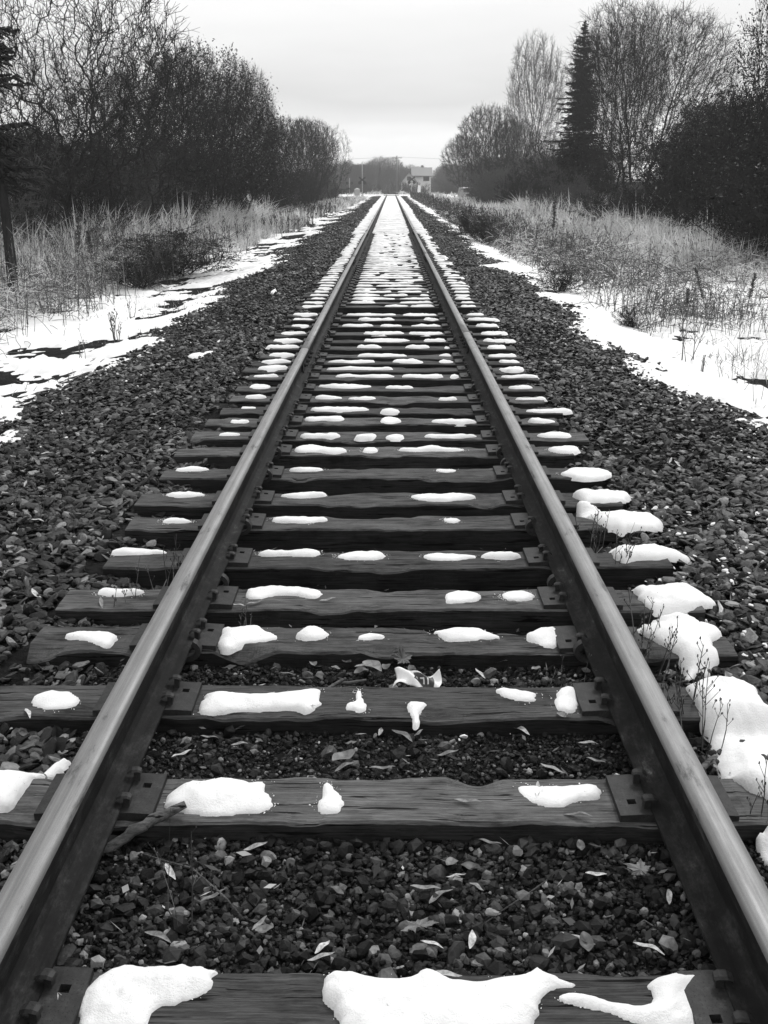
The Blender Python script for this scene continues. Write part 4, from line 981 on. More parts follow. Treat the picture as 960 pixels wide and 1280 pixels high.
# low dark mound by the left verge, and smaller ones
y = 22.5; bush(X_at(222, y), y, 1.0, 3, 'low dark rounded bramble mound on the left verge in front of the grass', None, 3.2)
y = 19.5; bush(X_at(185, y)-.2, y, .65, 3, 'smaller low bramble beside the dark mound on the left verge', None, 2.6)
y = 33; bush(X_at(610, y), y, .9, 0, 'grey twiggy low bush beside the right ballast edge', None, 2.3)
y = 40; bush(X_at(590, y), y, 1.0, 2, 'low twiggy bush further along the right ballast edge', None, 2.2)
y = 17.5; bush(X_at(700, y), y, .55, 2, 'small dark shrub growing from the snow edge right of the track', None, 1.9)
y = 13.2; bush(X_at(790, y), y, .35, 2, 'very small dark shrub in the snow right of the track', None, 2.0)

# far wood beyond the crossing
rr = np.random.RandomState(77)
DT = [repale(TR['round']), repale(TR['leafy'])]  # far trees get paler twigs: distance haze put into their colour
for k in range(64):
    y = rr.uniform(255, 345); px_ = rr.uniform(390, 620); x = X_at(px_, y)
    top = np.interp(px_, [380, 430, 455, 475, 500, 515, 560, 640], [196, 198, 199, 195, 197, 207, 203, 190])+rr.uniform(-1, 16)
    if 232 < y < 262 and 495 < px_ < 560: continue
    if y < 275 and 495 < px_ < 560: y = rr.uniform(275, 330); x = X_at(px_, y)
    plant(DT[k % 2], 'distant_tree', x, y, max(3, H_at(top, y)+1.2), (8, 6.5)[k % 2], rr.uniform(0, 6), 'hazy bare tree in the far wood beyond the road crossing', 'tree', 'trees of the far wood', .95)
for k in range(40):
    y = rr.uniform(190, 240); x = rr.uniform(-26, 30)
    if -3 < x < 10: y = rr.uniform(262, 280)
    plant(BP[k % 4], 'distant_bush', x, y, rr.uniform(2, 3.4), 3, rr.uniform(0, 6), 'low bush at the foot of the far wood beyond the crossing', 'bush', 'bushes below the far wood', 1.5, 'stem')
for k in range(11):
    plant((BP, BU)[k % 2][k % 4], 'distant_bush', .2+k*.78+rr.uniform(-.3, .3), 242+rr.uniform(-2, 2), rr.uniform(2.9, 4.0) if k > 0 else 2.5, 3, rr.uniform(0, 6), 'bush in front of the white house beyond the crossing', 'bush', 'bushes in front of the house', .8, 'stem')
for sgn, word in ((-1, 'left'), (1, 'right')):
    for k in range(26):
        y = rr.uniform(28, 150); x = sgn*(15.5+rr.uniform(0, 9)); kk = ('round', 'leafy2')[k % 2]
        if sgn > 0 and y < 86 and 735 < 489+(x*FPX)/(y*ct+.45) < 850: continue
        plant(TR[kk], 'background_tree', x, y, rr.uniform(3.8, 5.2) if y < 70 else rr.uniform(5, 6.6), (8, 6.5)[k % 2], rr.uniform(0, 6), f'dark tree showing through from behind the {word} hedgerow', 'tree', f'trees behind the {word} hedgerow', 1.1)

# ------------------------------------------------------------------ crossing furniture and buildings
def gz(x, y): return float(terr(x, y))
def signal(px_, y, cross, label, rz=0, tall=False):
    x = X_at(px_, y); t = empty('crossing_signal', (x, y, gz(x, y)), rz)
    H = 2.75
    MB().tube([(0, 0, 0), (0, 0, H+(2.3 if tall else 0))], .055, 8).build('mast', M['grey_metal'], t, True)
    MB().box(-.2, .2, -.2, .2, -.1, .16, 0, .02).build('base', M['grey_metal'], t)
    if cross:
        for s in (-1, 1):
            m_ = MB(); L = .62; w = .11; a = s*math.radians(38); c_, s_ = math.cos(a), math.sin(a)
            pts = [(-L, -w), (L, -w), (L, w), (-L, w)]; m_.prism([(p[0]*c_-p[1]*s_, p[0]*s_+p[1]*c_) for p in pts], 'y', -.075-.012*s, -.062-.012*s)
            o = m_.build('crossbuck_blade', M['black'], t); o.location = (0, 0, H-.35)
    m_ = MB(); m_.tube([(-.42, 0, 1.95), (.42, 0, 1.95)], .03, 6); m_.build('lamp_bar', M['black'], t)
    for s in (-1, 1):
        m_ = MB(); m_.tube([(s*.40, -.05, 1.95), (s*.40, -.07, 1.95)], .25, 16); m_.tube([(s*.40, -.05, 1.95), (s*.40, -.26, 1.96)], .11, 12); m_.build('lamp', M['black'], t)
    tag(t, label, 'signal'); return t
signal(453, 163, True, 'railway crossing signal with crossed boards left of the track', tall=True)
signal(514.5, 166, True, 'railway crossing signal with crossed boards right of the track')
signal(437, 177, False, 'lamp signal without crossed boards, furthest left at the crossing')
x = X_at(449, 164); t = empty('relay_cabinet', (x-.3, 163.5, gz(x, 164)))
MB().box(-.42, .42, -.3, .3, 0, .95, 0, .03).build('cabinet_body', M['grey_metal'], t); MB().prism([(-.47, .951), (.47, .951), (0, 1.16)], 'y', -.34, .34).build('lid', M['white_paint'], t)
tag(t, 'pale equipment cabinet at the foot of the left crossing signal', 'cabinet')
x = X_at(523, 167); t = empty('marker_board', (x, 165.6, gz(x, 165.6))); t.rotation_euler = (0, .08, 0)
MB().box(-.24, .24, -.03, .03, .2, 1.52, 0, .01).build('panel', M['white_paint'], t); MB().box(-.04, .04, .031, .09, 0, 1.2).build('post', M['pole_wood'], t)
tag(t, 'upright white board leaning slightly, right of the track by the crossing', 'board')
# utility pole
y = 235; x = X_at(496, y); zt = H_at(195, y); t = empty('utility_pole', (x, y, gz(x, y)))
MB().tube([(0, 0, 0), (0, 0, zt-gz(x, y))], [.15, .10], 8).build('pole', M['pole_wood'], t, True); hz = zt-gz(x, y)-.45
MB().box(-1.1, 1.1, -.16, -.09, hz-.06, hz+.06).build('crossarm', M['pole_wood'], t)
for q in (-1, -.45, .45, 1): m_ = MB().tube([(q, -.12, hz+.06), (q, -.12, hz+.22)], [.05, .035], 8); m_.build('insulator', M['lamp'], t)
tag(t, 'tall thin wooden utility pole with a crossarm beyond the crossing', 'pole')
px0 = x; zw = gz(x, y)+hz+.22
for k, q in enumerate((-1, 1)):
    for s, word in ((-1, 'left'), (1, 'right')):
        pts = [(px0+q+s*u*55*1., 234.88+u*3*s, zw-1.2*4*u*(1-u)*.6) for u in np.linspace(0, 1, 12)]
        o = MB().tube(pts, .009, 4).build('overhead_wire', M['black']); tag(o, f'thin overhead wire running {word} from the utility pole', 'wire', f'wires running {word} from the utility pole')
# house
y = 252; xa = X_at(509, y); zb = gz(8, y)-.2; t = empty('house', (xa, y, zb)); bz = H_at(227, y)-zb
def gable(mb, x0, x1, y0, y1, z1, zr, mi=0): mb.prism([(x0, 0), (x1, 0), (x1, z1), ((x0+x1)/2, zr), (x0, z1)], 'y', y0, y1, mi)
s = 250*.95/FPX*1.0; hr = H_at(210, y)-zb; he = H_at(219.5, y)-zb
# main wing: ridge runs along x, gable faces left; front slope towards us
x0, x1 = 1.3, 5.5; m_ = MB(); m_.prism([(-4, 0), (4, 0), (4, he), (0, hr-.15), (-4, he)], 'x', x0, x1); m_.build('wall', M['white_paint'], t)
m_ = MB(); m_.prism([(-4.5, he-.25), (-4.5, he-.08), (0, hr+.12), (0, hr-.13)], 'x', x0-.4, x1+.4); m_.prism([(4.5, he-.25), (0, hr-.13), (0, hr+.12), (4.5, he-.08)], 'x', x0-.4, x1+.4); rf = m_.build('roof', M['roof'], t)
MB().box(3.3, 3.8, .3, .9, hr-.3, hr+.6).build('chimney', M['roof'], rf)
# front gabled wing
hw = H_at(215.5, y)-zb; m_ = MB(); m_.prism([(-1.5, 0), (2.1, 0), (2.1, he-1.6), (.3, hw-.15), (-1.5, he-1.6)], 'y', -6.5, -3.9); m_.build('wing_wall', M['brick'], t)
m_ = MB(); m_.prism([(-1.9, he-2.0), (-1.9, he-1.8), (.3, hw+.12), (.3, hw-.12)], 'y', -6.9, -3.95); m_.prism([(2.5, he-2.0), (.3, hw-.12), (.3, hw+.12), (2.5, he-1.8)], 'y', -6.9, -3.95); m_.build('wing_roof', M['roof'], t)
MB().box(-.15, .75, -6.56, -6.5, hw-1.9, hw-1.0).build('window', M['glass'], t)
f_ = MB().box(3.6, 5.2, -4.10, -4.0, he-1.35, he-.15).build('window', M['white_paint'], t); MB().box(3.7, 5.1, -4.13, -4.10, he-1.25, he-.25).build('pane', M['glass'], f_)
tag(t, 'white gabled house with a grey roof far away right of the track', 'house')
# snow-roofed shed behind the right trees
y = 84; x = X_at(787, y); t = empty('shed', (x, y, gz(x, y))); z1 = H_at(222, y)-gz(x, y); z2 = H_at(203, y)-gz(x, y)
MB().prism([(-2.5, 0), (2.5, 0), (2.5, z1), (0, z2-.12), (-2.5, z1)], 'x', -1.6, 8.2).build('wall', M['roof'], t)
m_ = MB(); m_.prism([(-2.9, z1-.35), (-2.9, z1-.12), (0, z2+.10), (0, z2-.10)], 'x', -1.9, 8.6); m_.prism([(2.9, z1-.35), (0, z2-.10), (0, z2+.10), (2.9, z1-.12)], 'x', -1.9, 8.6); m_.build('roof', M['snow'], t)
tag(t, 'low shed with a snow-white roof glimpsed through the right-hand trees', 'shed')
# parked van on the right
y = 150; x = X_at(583, y); t = empty('parked_van', (x, y, gz(x, y)), .12)
w = .88; m_ = MB()
side_ = [(-2.2, .35), (2.2, .35), (2.25, 1.0), (2.0, 1.15), (1.75, 1.85), (-.95, 1.9), (-1.25, 1.75), (-1.75, 1.15), (-2.25, 1.0)]
k = len(side_); 
vs = [(-w+(.12 if z > 1.3 else 0), yy, z) for yy, z in side_] + [(w-(.12 if z > 1.3 else 0), yy, z) for yy, z in side_]
m_.add(vs, [tuple(range(k)), tuple(range(2*k-1, k-1, -1))]+[(i, i+k, (i+1) % k+k, (i+1) % k) for i in range(k)]); m_.build('body', M['car'], t)
MB().add([(-.74, -1.735, 1.21), (.74, -1.735, 1.21), (.68, -1.305, 1.70), (-.68, -1.305, 1.70), (-.74, -1.70, 1.21), (.74, -1.70, 1.21), (.68, -1.27, 1.70), (-.68, -1.27, 1.70)], [(0,1,2,3),(4,7,6,5),(0,4,5,1),(1,5,6,2),(2,6,7,3),(3,7,4,0)]).build('windscreen', M['glass'], t)
for s in (-1, 1):
    MB().box(s*.68-.14, s*.68+.14, -2.28, -2.2, .72, .92, 0, .01).build('headlight', M['lamp'], t)
    for yy in (-1.4, 1.4):
        wh = MB().tube([(s*.80, yy, .34), (s*.92, yy, .34)], .34, 18).build('wheel', M['tyre'], t); MB().tube([(s*.905, yy, .34), (s*.93, yy, .34)], .2, 14).build('rim', M['grey_metal'], wh)
MB().box(-.85, .85, -2.34, -2.24, .38, .6, 0, .02).build('bumper', M['grey_metal'], t)
tag(t, 'grey van parked in the tall grass on the far right verge', 'van')

# ------------------------------------------------------------------ small things on the track
def willow(L, w, seed, curl=.15):
    r = np.random.RandomState(seed); n = 9; V = []; F = []
    bend = r.uniform(-.09, .09)*L; cz = curl*L*r.uniform(-.3, .45)
    for k in range(n+1):
        t = k/n; ww = w/2*math.sin(PI*min(1, t*.97+.015))**.8*(1.1-.35*t)+.0004; x = (t-.5)*L; y = bend*(t-.5)**2*4; z = cz*(t-.5)**2*4+.003*math.sin(t*9+seed)
        V += [(x, y-ww, z+ww*.45), (x, y, z), (x, y+ww, z+ww*.45)]
    for k in range(n):
        a = k*3; F += [(a, a+3, a+4, a+1), (a+1, a+4, a+5, a+2)]
    me = bpy.data.meshes.new('leaf'); me.from_pydata(V, [], F); me.polygons.foreach_set('use_smooth', [True]*len(F)); me.update(); return me
def maple(sz, seed):
    r = np.random.RandomState(seed); pts = []
    lobes = [(-2.3, .62), (-1.25, .85), (0, 1.0), (1.25, .85), (2.3, .62)]
    out = [(0, -.42)]
    for a, L in lobes[::1]:
        for da, f in ((-.52, .52), (-.33, .72), (-.2, .70), (-.13, .84), (0, 1.0), (.1, .80), (.22, .70), (.34, .75), (.52, .52)):
            out.append((math.sin(a+da)*L*f, math.cos(a+da)*L*f))
    V = [(0, 0, 0)]+[(x*sz, y*sz, (x*x+y*y)*sz*.30*(1+math.sin(x*3+seed))*r.uniform(.2, 1.1)) for x, y in out]; n = len(out)
    F = [(0, i+1, (i+1) % n+1) for i in range(n)]; 
    me = bpy.data.meshes.new('leaf'); me.from_pydata(V, [], F); me.update(); return me
LP = [willow(.10, .021, s) for s in range(4)]+[willow(.12, .026, 9), willow(.075, .026, 10)]
LB = [willow(.07, .042, s+20, .2) for s in range(3)]
for me in LP: me.materials.append(M['leaf_pale'])
for me in LB: me.materials.append(M['leaf_dull'])
def surf(x, y):
    x_, y_ = np.array([x]), np.array([y])
    return .004 if on_tie(x_, y_)[0] else float(terr(x, y))+.026
def leaf(px_, py_, ang, me, label, group=None, name='fallen_leaf', s=1.0, dz=0):
    z = 0.0; p = P(px_, py_, z)
    if not on_tie(np.array([p[0]]), np.array([p[1]]))[0]: p = P(px_, py_, -.055)
    o = link_mesh(name, me); o.location = (p[0], p[1], surf(p[0], p[1])+.004+dz); o.rotation_euler = (R.uniform(-.25, .25), R.uniform(-.25, .25), math.radians(ang)); o.scale = (s, s, s)
    tag(o, label, 'leaf', group); return o
BAY = lambda i: f'pale narrow willow leaves on the stones in gap {i}'
gaps = {0: ('between first and second tie from the bottom', [(200,1180,-20,4),(214,1101,-60,0),(267,1131,35,0),(325,1165,55,0),(404,1194,50,5),(402,1207,15,3),(548,1130,50,4),(532,1120,-10,1),(590,1184,80,5),(540,1190,-15,2),(556,1222,-5,3),(612,1063,-30,0),(570,1105,20,3),(744,1103,5,0),(835,1130,75,2),(595,1118,-40,5),(722,1185,-20,3),(320,1068,30,3),(810,1195,-40,2)]),
        1: ('between second and third tie from the bottom', [(228,952,55,0),(476,922,80,5),(505,927,-50,4),(523,925,60,1),(430,966,30,4),(478,969,3,0),(650,920,-50,4),(744,960,-40,0),(690,970,-30,3),(735,937,5,2),(262,930,-10,1),(300,938,25,2),(560,950,20,3),(385,905,-5,1)]),
        2: ('between third and fourth tie from the bottom', [(360,850,10,3),(600,850,-60,3),(455,838,20,1),(620,835,-10,0)]),
        3: ('between fourth and fifth tie from the bottom', [(300,775,-20,3),(320,772,30,0),(410,768,10,1),(640,770,10,2)])}
for gi, (wd, lst) in gaps.items():
    for (a, b2, an, mi) in lst: leaf(a, b2, an, LP[mi], f'narrow willow leaf lying on stones {wd}', f'willow leaves {wd}', s=R.uniform(.5, .8))
for a, b2, an, l in [(585, 1005, -20, 'pale narrow leaf curled on the second tie, middle'), (722, 1021, -15, 'pale narrow leaf curled on the second tie near its right plate'), (672, 991, 80, 'thin leaf on the second tie at the snow strip'), (778, 985, 70, 'small pale leaf on the right tie plate of the second tie'),
    (38, 913, -60, 'pale pointed leaf on the ballast outside the left rail'), (127, 640+116, -70, 'pale leaf on the ballast left of the fifth tie end'), (80, 1265, -55, 'narrow leaf on the left tie plate of the nearest tie'), (792, 868, -10, 'thin pale leaf near the right plate of the third tie'), (805, 950, 60, 'curled leaf lying on the base of the right rail')]:
    leaf(a, b2, an, LP[abs(a) % 4], l, s=.75)
R2 = np.random.RandomState(5)
for k in range(16):
    a, b2 = R2.uniform(180, 860), R2.choice([R2.uniform(1060, 1190), R2.uniform(905, 960), R2.uniform(832, 850)])
    leaf(a, b2, R2.uniform(0, 180), LB[k % 3], 'dull grey broad leaf lying on the dark gravel inside the track', 'dull broad leaves on the track gravel', s=R2.uniform(.45, .8))
m1 = maple(.055, 1); m1.materials.append(M['leaf_dull']); leaf(524, 1170, 190, m1, 'dark grey maple-like leaf lying on the gravel before the nearest tie', dz=.006)
m2 = maple(.05, 2); m2.materials.append(M['leaf_dull']); o = leaf(503, 846, 20, m2, 'grey maple-like leaf resting on the crumpled wrapper', dz=.045); o.rotation_euler = (.6, .1, .3)
m3 = maple(.045, 3); m3.materials.append(M['leaf_dull']); leaf(800, 1100, 60, m3, 'torn grey maple-like leaf on the gravel near the right rail', dz=.006)
me = willow(.085, .05, 31, .3); me.materials.append(M['leaf_pale']); leaf(430, 968, 40, me, 'pale broad curled leaf leaning on the back of the second tie', dz=.03)
me = willow(.085, .055, 33, .3); me.materials.append(M['leaf_dull']); leaf(466, 847, -40, me, 'grey broad leaf standing behind the third tie left of the wrapper', dz=.02)
# leaves scattered on the ballast either side
for k in range(46):
    s = R2.choice([-1, 1]); y = R2.uniform(1.9, 8); x = s*R2.uniform(1.2, 2.5)
    o = link_mesh('fallen_leaf', LP[k % 6]); o.location = (x, y, float(terr(x, y))+.035); o.rotation_euler = (R2.uniform(-.4, .4), R2.uniform(-.4, .4), R2.uniform(0, 6.3)); sc1 = R2.uniform(.5, .8); o.scale = (sc1,)*3
    wd = 'left' if s < 0 else 'right'; tag(o, f'small narrow leaf among the ballast stones outside the {wd} rail', 'leaf', f'leaves on the ballast outside the {wd} rail')

# bits of leaf, bark and stalk too small to count
k = 1500; x = R2.uniform(-1.05, 1.05, k); y = R2.uniform(1.4, 5.2, k); x[1000:] = R2.choice([-1, 1], k-1000)*R2.uniform(1.2, 2.4, k-1000); y[1000:] = R2.uniform(1.8, 7, k-1000)
ok = ~on_tie(x, y, .0); x, y = x[ok], y[ok]; c = np.stack([x, y, terr(x, y)+R2.uniform(.014, .034, len(x))], 1)
a = R2.uniform(0, 2*PI, len(x)); L = R2.uniform(.005, .024, len(x)); u = np.stack([np.cos(a)*L, np.sin(a)*L, R2.normal(0, .25, len(x))*L], 1); w_ = np.stack([-np.sin(a), np.cos(a), R2.normal(0, .4, len(x))], 1)*(L*R2.uniform(.06, .4, len(x)))[:, None]
Vq = np.stack([c-u, c-w_, c+u, c+w_], 1).reshape(-1, 3); o = link_mesh('leaf_litter', np_mesh('leaf_litter', Vq, np.arange(len(Vq)).reshape(-1, 4)), mat_isl('litter_flakes', [(0, .02), (.55, .08), (.85, .25), (1, .5)])); tag(o, 'small bits of leaf and stalk among the stones', 'litter', kind='stuff')
# crumbs of snow around the mounds and along the edge of the verge snow
cx_, cy_ = [], []
for _ in range(900):
    s_ = R2.rand()
    if s_ < .35: x = R2.uniform(1.0, 1.75); y = R2.uniform(2.2, 5.2)
    elif s_ < .6: y = R2.uniform(4, 14); x = -float(eL(y))+R2.normal(.1, .22)
    elif s_ < .9: y = R2.uniform(4, 14); x = float(eR(y))-R2.normal(.1, .22)
    else: x = R2.uniform(-2.4, 2.4); y = R2.uniform(2, 9)
    if float(fbm(x*3, y*3, 66, 2)) > .46: cx_.append(x); cy_.append(y)
x, y = np.array(cx_), np.array(cy_); ok = ~on_tie(x, y, .0) & (np.abs(np.abs(x)-RX) > .1); x, y = x[ok], y[ok]; s_ = R2.uniform(.006, .035, len(x))
scatter('snow_crumbs', np.stack([x, y, terr(x, y)+.022], 1), s_, P1[:6], (.3, .6), M['snow'], 'crumbs of old snow caught between the stones')
rim = np.concatenate(RIM); rim = rim[R2.rand(len(rim)) < .10*np.clip(fbm(rim[:, 0]*14, rim[:, 1]*14, 5, 2)*5-1.8, 0, 2)]; rim = rim[on_tie(rim[:, 0], rim[:, 1], -.005)]
scatter('snow_crumbs', np.stack([rim[:, 0], rim[:, 1], np.full(len(rim), .003)], 1), .0015+.006*R2.beta(1, 3, len(rim)), P0[:6], (.5, .9), M['snow'], 'icy grains of snow scattered around the snow patches on the near ties')
# crumpled wrapper behind the third tie
p = P(520, 856, .0); n = 16; V = []; F = []; mi = []
WL, WW = .15, .085
def wz(u, v): return .012+.020*math.sin(u*5.2+.6)*(.6+.4*math.sin(v*4+1)) + .010*math.sin(u*13+v*7) + .018*u
for j in range(n+1):
    for i_ in range(2*n+1):
        u = i_/(2*n); v = j/n; V.append(((u-.5)*WL+.012*math.sin(v*3), (v-.5)*WW*(1-.3*math.sin(u*3.0))+.012*math.sin(u*6), wz(u, v)))
for j in range(n):
    for i_ in range(2*n):
        a = j*(2*n+1)+i_; F.append((a, a+1, a+2*n+2, a+2*n+1)); u = (i_+.5)/(2*n); v = (j+.5)/n
        inp = .42 < u < .84 and .30 < v < .92
        # worn, unreadable pale letter strokes across the dark panel
        st = inp and ((.50 < v < .72 and int((u-.42)*60) % 5 in (1,)) or (abs(v-.5) < .03 and .5 < u < .78) or (abs(v-.72) < .03 and .52 < u < .6))
        mi.append(1 if inp and not st else 0)
me = bpy.data.meshes.new('wrapper'); me.from_pydata(V, [], F); me.polygons.foreach_set('material_index', mi); me.polygons.foreach_set('use_smooth', [True]*len(F)); me.update()
o = link_mesh('litter_wrapper', me, [M['paper'], M['print']]); o.location = (p[0], ty[2]+.155, -.02); o.rotation_euler = (.45, .0, -.1)
sm = o.modifiers.new('thickness', 'SOLIDIFY'); sm.thickness = .0012
tag(o, 'crumpled white wrapper with a dark printed panel lying behind the third tie', 'wrapper')

# sticks
def stick(pts, r, label, mat='stick', cat='stick', n=7):
    pts = [np.array(q, float) for q in pts]; out = []
    for a, b2 in zip(pts[:-1], pts[1:]):
        for t in np.linspace(0, 1, 5)[:-1]: out.append(a+(b2-a)*t+R2.normal(0, r*.25, 3))
    out.append(pts[-1]); rad = [r*(1-.35*abs(2*i/(len(out)-1)-1)**3)*R2.uniform(.85, 1.1) for i in range(len(out))]
    c0 = out[0].copy(); o = MB().tube([q-c0 for q in out], rad, n).build('stick', M[mat], None, True); o.location = c0; tag(o, label, cat); return o
a, b2 = P(128, 1065, -.05), P(232, 1005, .03); stick([a, (a+b2)/2+np.array((0, 0, .01)), b2], .016, 'charred split stick propped against the left end of the second tie')
a, b2 = P(402, 865, -.02), P(432, 848, -.02); stick([a, b2], .006, 'short twig behind the third tie left of the grey leaf')
a, b2 = P(415, 856, -.03), P(458, 850, -.03); stick([a, b2], .006, 'pale short twig lying across behind the third tie')
a, b2 = P(928, 848, -.05), P(975, 822, -.03); stick([a, b2], .014, 'grey weathered stick on the right ballast at the picture edge')
a, b2 = P(905, 830, -.05), P(955, 815, -.05); stick([a, b2], .005, 'thin twig beside the weathered stick on the right ballast')
a, b2 = P(820, 1010, .0)+np.array((.06, 0, 0)), P(905, 945, .02); stick([P(868, 972, -.02), P(895, 945, .0)], .010, 'short stub of wood between the right rail and the snow mound')
a = P(905, 1062, -.06); 
stick([P(785, 1165, -.07), P(805, 1150, -.05), P(830, 1165, -.06), P(880, 1155, -.05)], .0022, 'thin bent twig on the gravel near the right rail'); stick([P(590, 1165, -.06), P(640, 1130, -.04), P(720, 1075, -.05)], .002, 'long thin twig on the gravel right of centre')
stick([P(170, 1065, -.05), P(240, 1085, .02), P(285, 1125, .0), P(305, 1150, -.05)], .002, 'thin arching stem over the gravel near the left rail')

# dead stems growing through the snow and ballast near the camera
def near_weed(px_, py_, nst, h, label, seed, r=.0022, spread=.05, zb=-.05, heads=True):
    rng = np.random.RandomState(seed); p = P(px_, py_, zb); S = []
    for k in range(nst):
        bx_, by_ = rng.normal(0, spread, 2)*.8; S.append((0, 0, -.01, bx_, by_, .012, r, r)); S += weed_segs(bx_, by_, h*rng.uniform(.5, 1.1), r*rng.uniform(.7, 1.2), rng, heads, 0)
    V, F = prisms(np.array(S), 4); t = link_mesh('dead_weed', np_mesh('dead_weed', V, F), M['weed']); t.location = p; tag(t, label, 'weed'); return t
near_weed(850, 905, 9, .24, 'cluster of thin dead stems in the nearest snow mound right of the rail', 1, spread=.06)
near_weed(862, 930, 5, .3, 'taller dead stems in front of the nearest snow mound', 2, spread=.05)
near_weed(810, 850, 8, .26, 'dead stems at the ragged snow mound on the fourth tie end', 3, spread=.05)
near_weed(795, 815, 6, .22, 'thin dead stems behind the ragged snow mound', 4, spread=.05)
near_weed(768, 715, 7, .2, 'dead stems beside the long pointed snow mound on the sixth tie end', 5, spread=.05)
near_weed(745, 690, 8, .2, 'dark dead stems between the right rail and the sixth tie end', 6, spread=.04)
near_weed(200, 740, 6, .24, 'thin dead stems growing outside the left rail at the fifth tie', 7, spread=.08)
near_weed(170, 765, 4, .2, 'thin dead stems left of the left rail below the fifth tie', 8, spread=.05)
near_weed(225, 1160, 3, .3, 'thin seed-headed stems beside the left rail near the camera', 9, spread=.05, r=.0016)
near_weed(305, 795, 5, .12, 'small dark tuft of stems on the near side of the fifth tie', 10, spread=.02, heads=False)
near_weed(700, 880-20, 4, .14, 'fine stems standing before the fourth tie near its right end', 11, spread=.08, r=.0014)
near_weed(935, 1035, 5, .22, 'fine stems in the snow at the right picture edge', 12, spread=.06)
near_weed(70, 655, 7, .22, 'thin wiry weed growing on the left ballast', 21, spread=.10, zb=-.08, r=.0016); near_weed(40, 630, 6, .2, 'thin pale weed near the left edge of the ballast', 22, spread=.10, zb=-.08, r=.0016)
near_weed(148, 432, 7, .4, 'small dead plant in the left snow', 13, spread=.10, zb=-.3, r=.006); near_weed(100, 452, 4, .35, 'single dead sprig in the left snow left of the small plant', 14, spread=.05, zb=-.3, r=.005)
near_weed(163, 397, 3, .35, 'dark dead sprig at the far edge of the left snow', 15, spread=.05, zb=-.3, r=.006)
near_weed(855, 462, 4, .6, 'forked dead sapling stems in the right snow', 16, spread=.05, zb=-.3, r=.007, heads=False)
near_weed(873, 470, 2, .35, 'short dark stake-like stem in the right snow', 17, spread=.03, zb=-.3, r=.009, heads=False)
def stalk(px_, py_, top, label, thick, seed, lean=0):
    rng = np.random.RandomState(seed); p = P(px_, py_, -.32); y = p[1]; h = H_at(top, y)+.32; S = [(0, 0, 0, lean*h, 0, h, thick*.3, thick*.2)]
    for k in range(int(150)):
        t = rng.uniform(.35, 1)**.8; b = np.array([lean*h*t, 0, h*t]); a = rng.uniform(0, 2*PI); l = thick*rng.uniform(1, 2.6)*(1.25-t*.5); e = b+np.array([math.cos(a)*l, math.sin(a)*l, l*.6]); S.append((*b, *e, thick*.45, thick*.2))
    V, F = prisms(np.array(S), 4); t_ = link_mesh('seed_stalk', np_mesh('seed_stalk', V, F), M['weed']); t_.location = p; tag(t_, label, 'weed'); return t_
stalk(690, 315, 245, 'tall dark seed stalk standing above the right verge grass', .035, 1)
stalk(886, 402, 338, 'thick dark leaning seed stalk in the right snow', .018, 2, -.35)
stalk(932, 395, 345, 'dark seed stalk right of the leaning one near the picture edge', .018, 3, .12)
stalk(857, 396, 365, 'short dark seed stalk left of the leaning one', .018, 4)
stalk(98, 352, 268, 'tall pale-brown stalk among the left grass', .03, 5, .1)
stalk(115, 345, 290, 'dark stalk standing in the left grass', .03, 6)

# ------------------------------------------------------------------ haze
def haze(density):
    m = bpy.data.materials.new('haze'); m.use_nodes = True; nt = m.node_tree; nt.nodes.remove(nt.nodes['Principled BSDF'])
    pv = nt.nodes.new('ShaderNodeVolumePrincipled'); pv.inputs['Density'].default_value = density; pv.inputs['Color'].default_value = (.95, .95, .95, 1); pv.inputs['Anisotropy'].default_value = .2
    nt.links.new(pv.outputs[0], nt.nodes['Material Output'].inputs['Volume'])
    o = MB().box(-1510, 1510, -20, 2410, -4, 19).build('haze', m); tag(o, 'thin grey winter haze in the air', 'haze', kind='stuff')
haze(.0007)

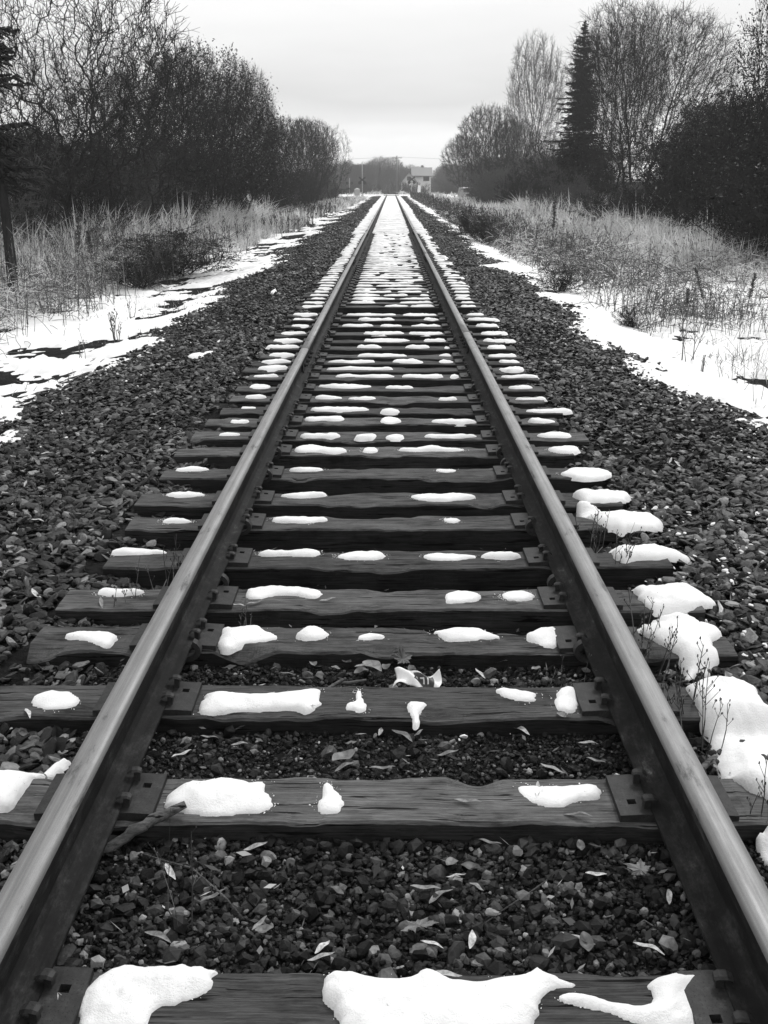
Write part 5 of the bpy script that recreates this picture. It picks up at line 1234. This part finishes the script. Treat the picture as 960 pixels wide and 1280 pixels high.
# ------------------------------------------------------------------ sky and sun
w = bpy.data.worlds.new('World'); sc.world = w; w.use_nodes = True; nt = w.node_tree; bg = nt.nodes['Background']
EL, AZ = math.radians(48), math.radians(25)       # sun ahead and a little to the right, behind cloud
sky = nt.nodes.new('ShaderNodeTexSky'); sky.sky_type = 'NISHITA'; sky.sun_disc = False; sky.sun_elevation = EL; sky.sun_rotation = AZ
bw = nt.nodes.new('ShaderNodeRGBToBW'); nt.links.new(sky.outputs[0], bw.inputs[0])
tc = nt.nodes.new('ShaderNodeTexCoord'); sep = nt.nodes.new('ShaderNodeSeparateXYZ'); nt.links.new(tc.outputs['Generated'], sep.inputs[0])
mp = nt.nodes.new('ShaderNodeMapping'); mp.inputs['Scale'].default_value = (2.6, 2.6, 14); nt.links.new(tc.outputs['Generated'], mp.inputs[0])
n1 = N(nt, 'ShaderNodeTexNoise', Scale=1.3, Detail=5, Roughness=.5); nt.links.new(mp.outputs[0], n1.inputs['Vector'])
# height plus a little noise drives the cloud layers
ad = N(nt, 'ShaderNodeMath', operation='MULTIPLY_ADD'); ad.inputs[1].default_value = .085; nt.links.new(n1.outputs['Fac'], ad.inputs[0]); nt.links.new(sep.outputs['Z'], ad.inputs[2])
cl = ramp(nt, ad.outputs[0], [(0, 1.04), (.082, 1.02), (.102, .82), (.128, .72), (.165, .86), (.215, 1.0), (1, 1.06)])
ml = N(nt, 'ShaderNodeMath', operation='MULTIPLY'); ml.inputs[1].default_value = 8.6; nt.links.new(cl, ml.inputs[0])
mx = nt.nodes.new('ShaderNodeMix'); mx.data_type = 'FLOAT'; mx.inputs[0].default_value = .93; nt.links.new(bw.outputs[0], mx.inputs[2]); nt.links.new(ml.outputs[0], mx.inputs[3])
nt.links.new(mx.outputs[0], bg.inputs['Color']); bg.inputs['Strength'].default_value = .1
sun = bpy.data.lights.new('sun', 'SUN'); sun.energy = 1.5; sun.angle = math.radians(14); sun.color = (1, 1, 1)
so = bpy.data.objects.new('sun', sun); C.objects.link(so)
from mathutils import Vector
dv = Vector((math.sin(AZ)*math.cos(EL), math.cos(AZ)*math.cos(EL), math.sin(EL))); so.rotation_euler = dv.to_track_quat('Z', 'Y').to_euler()
vs2 = sc.view_settings; vs2.view_transform = 'Standard'; vs2.look = 'None'; vs2.exposure = .3; vs2.gamma = 1; vs2.use_curve_mapping = False
sc.cycles.volume_bounces = 1
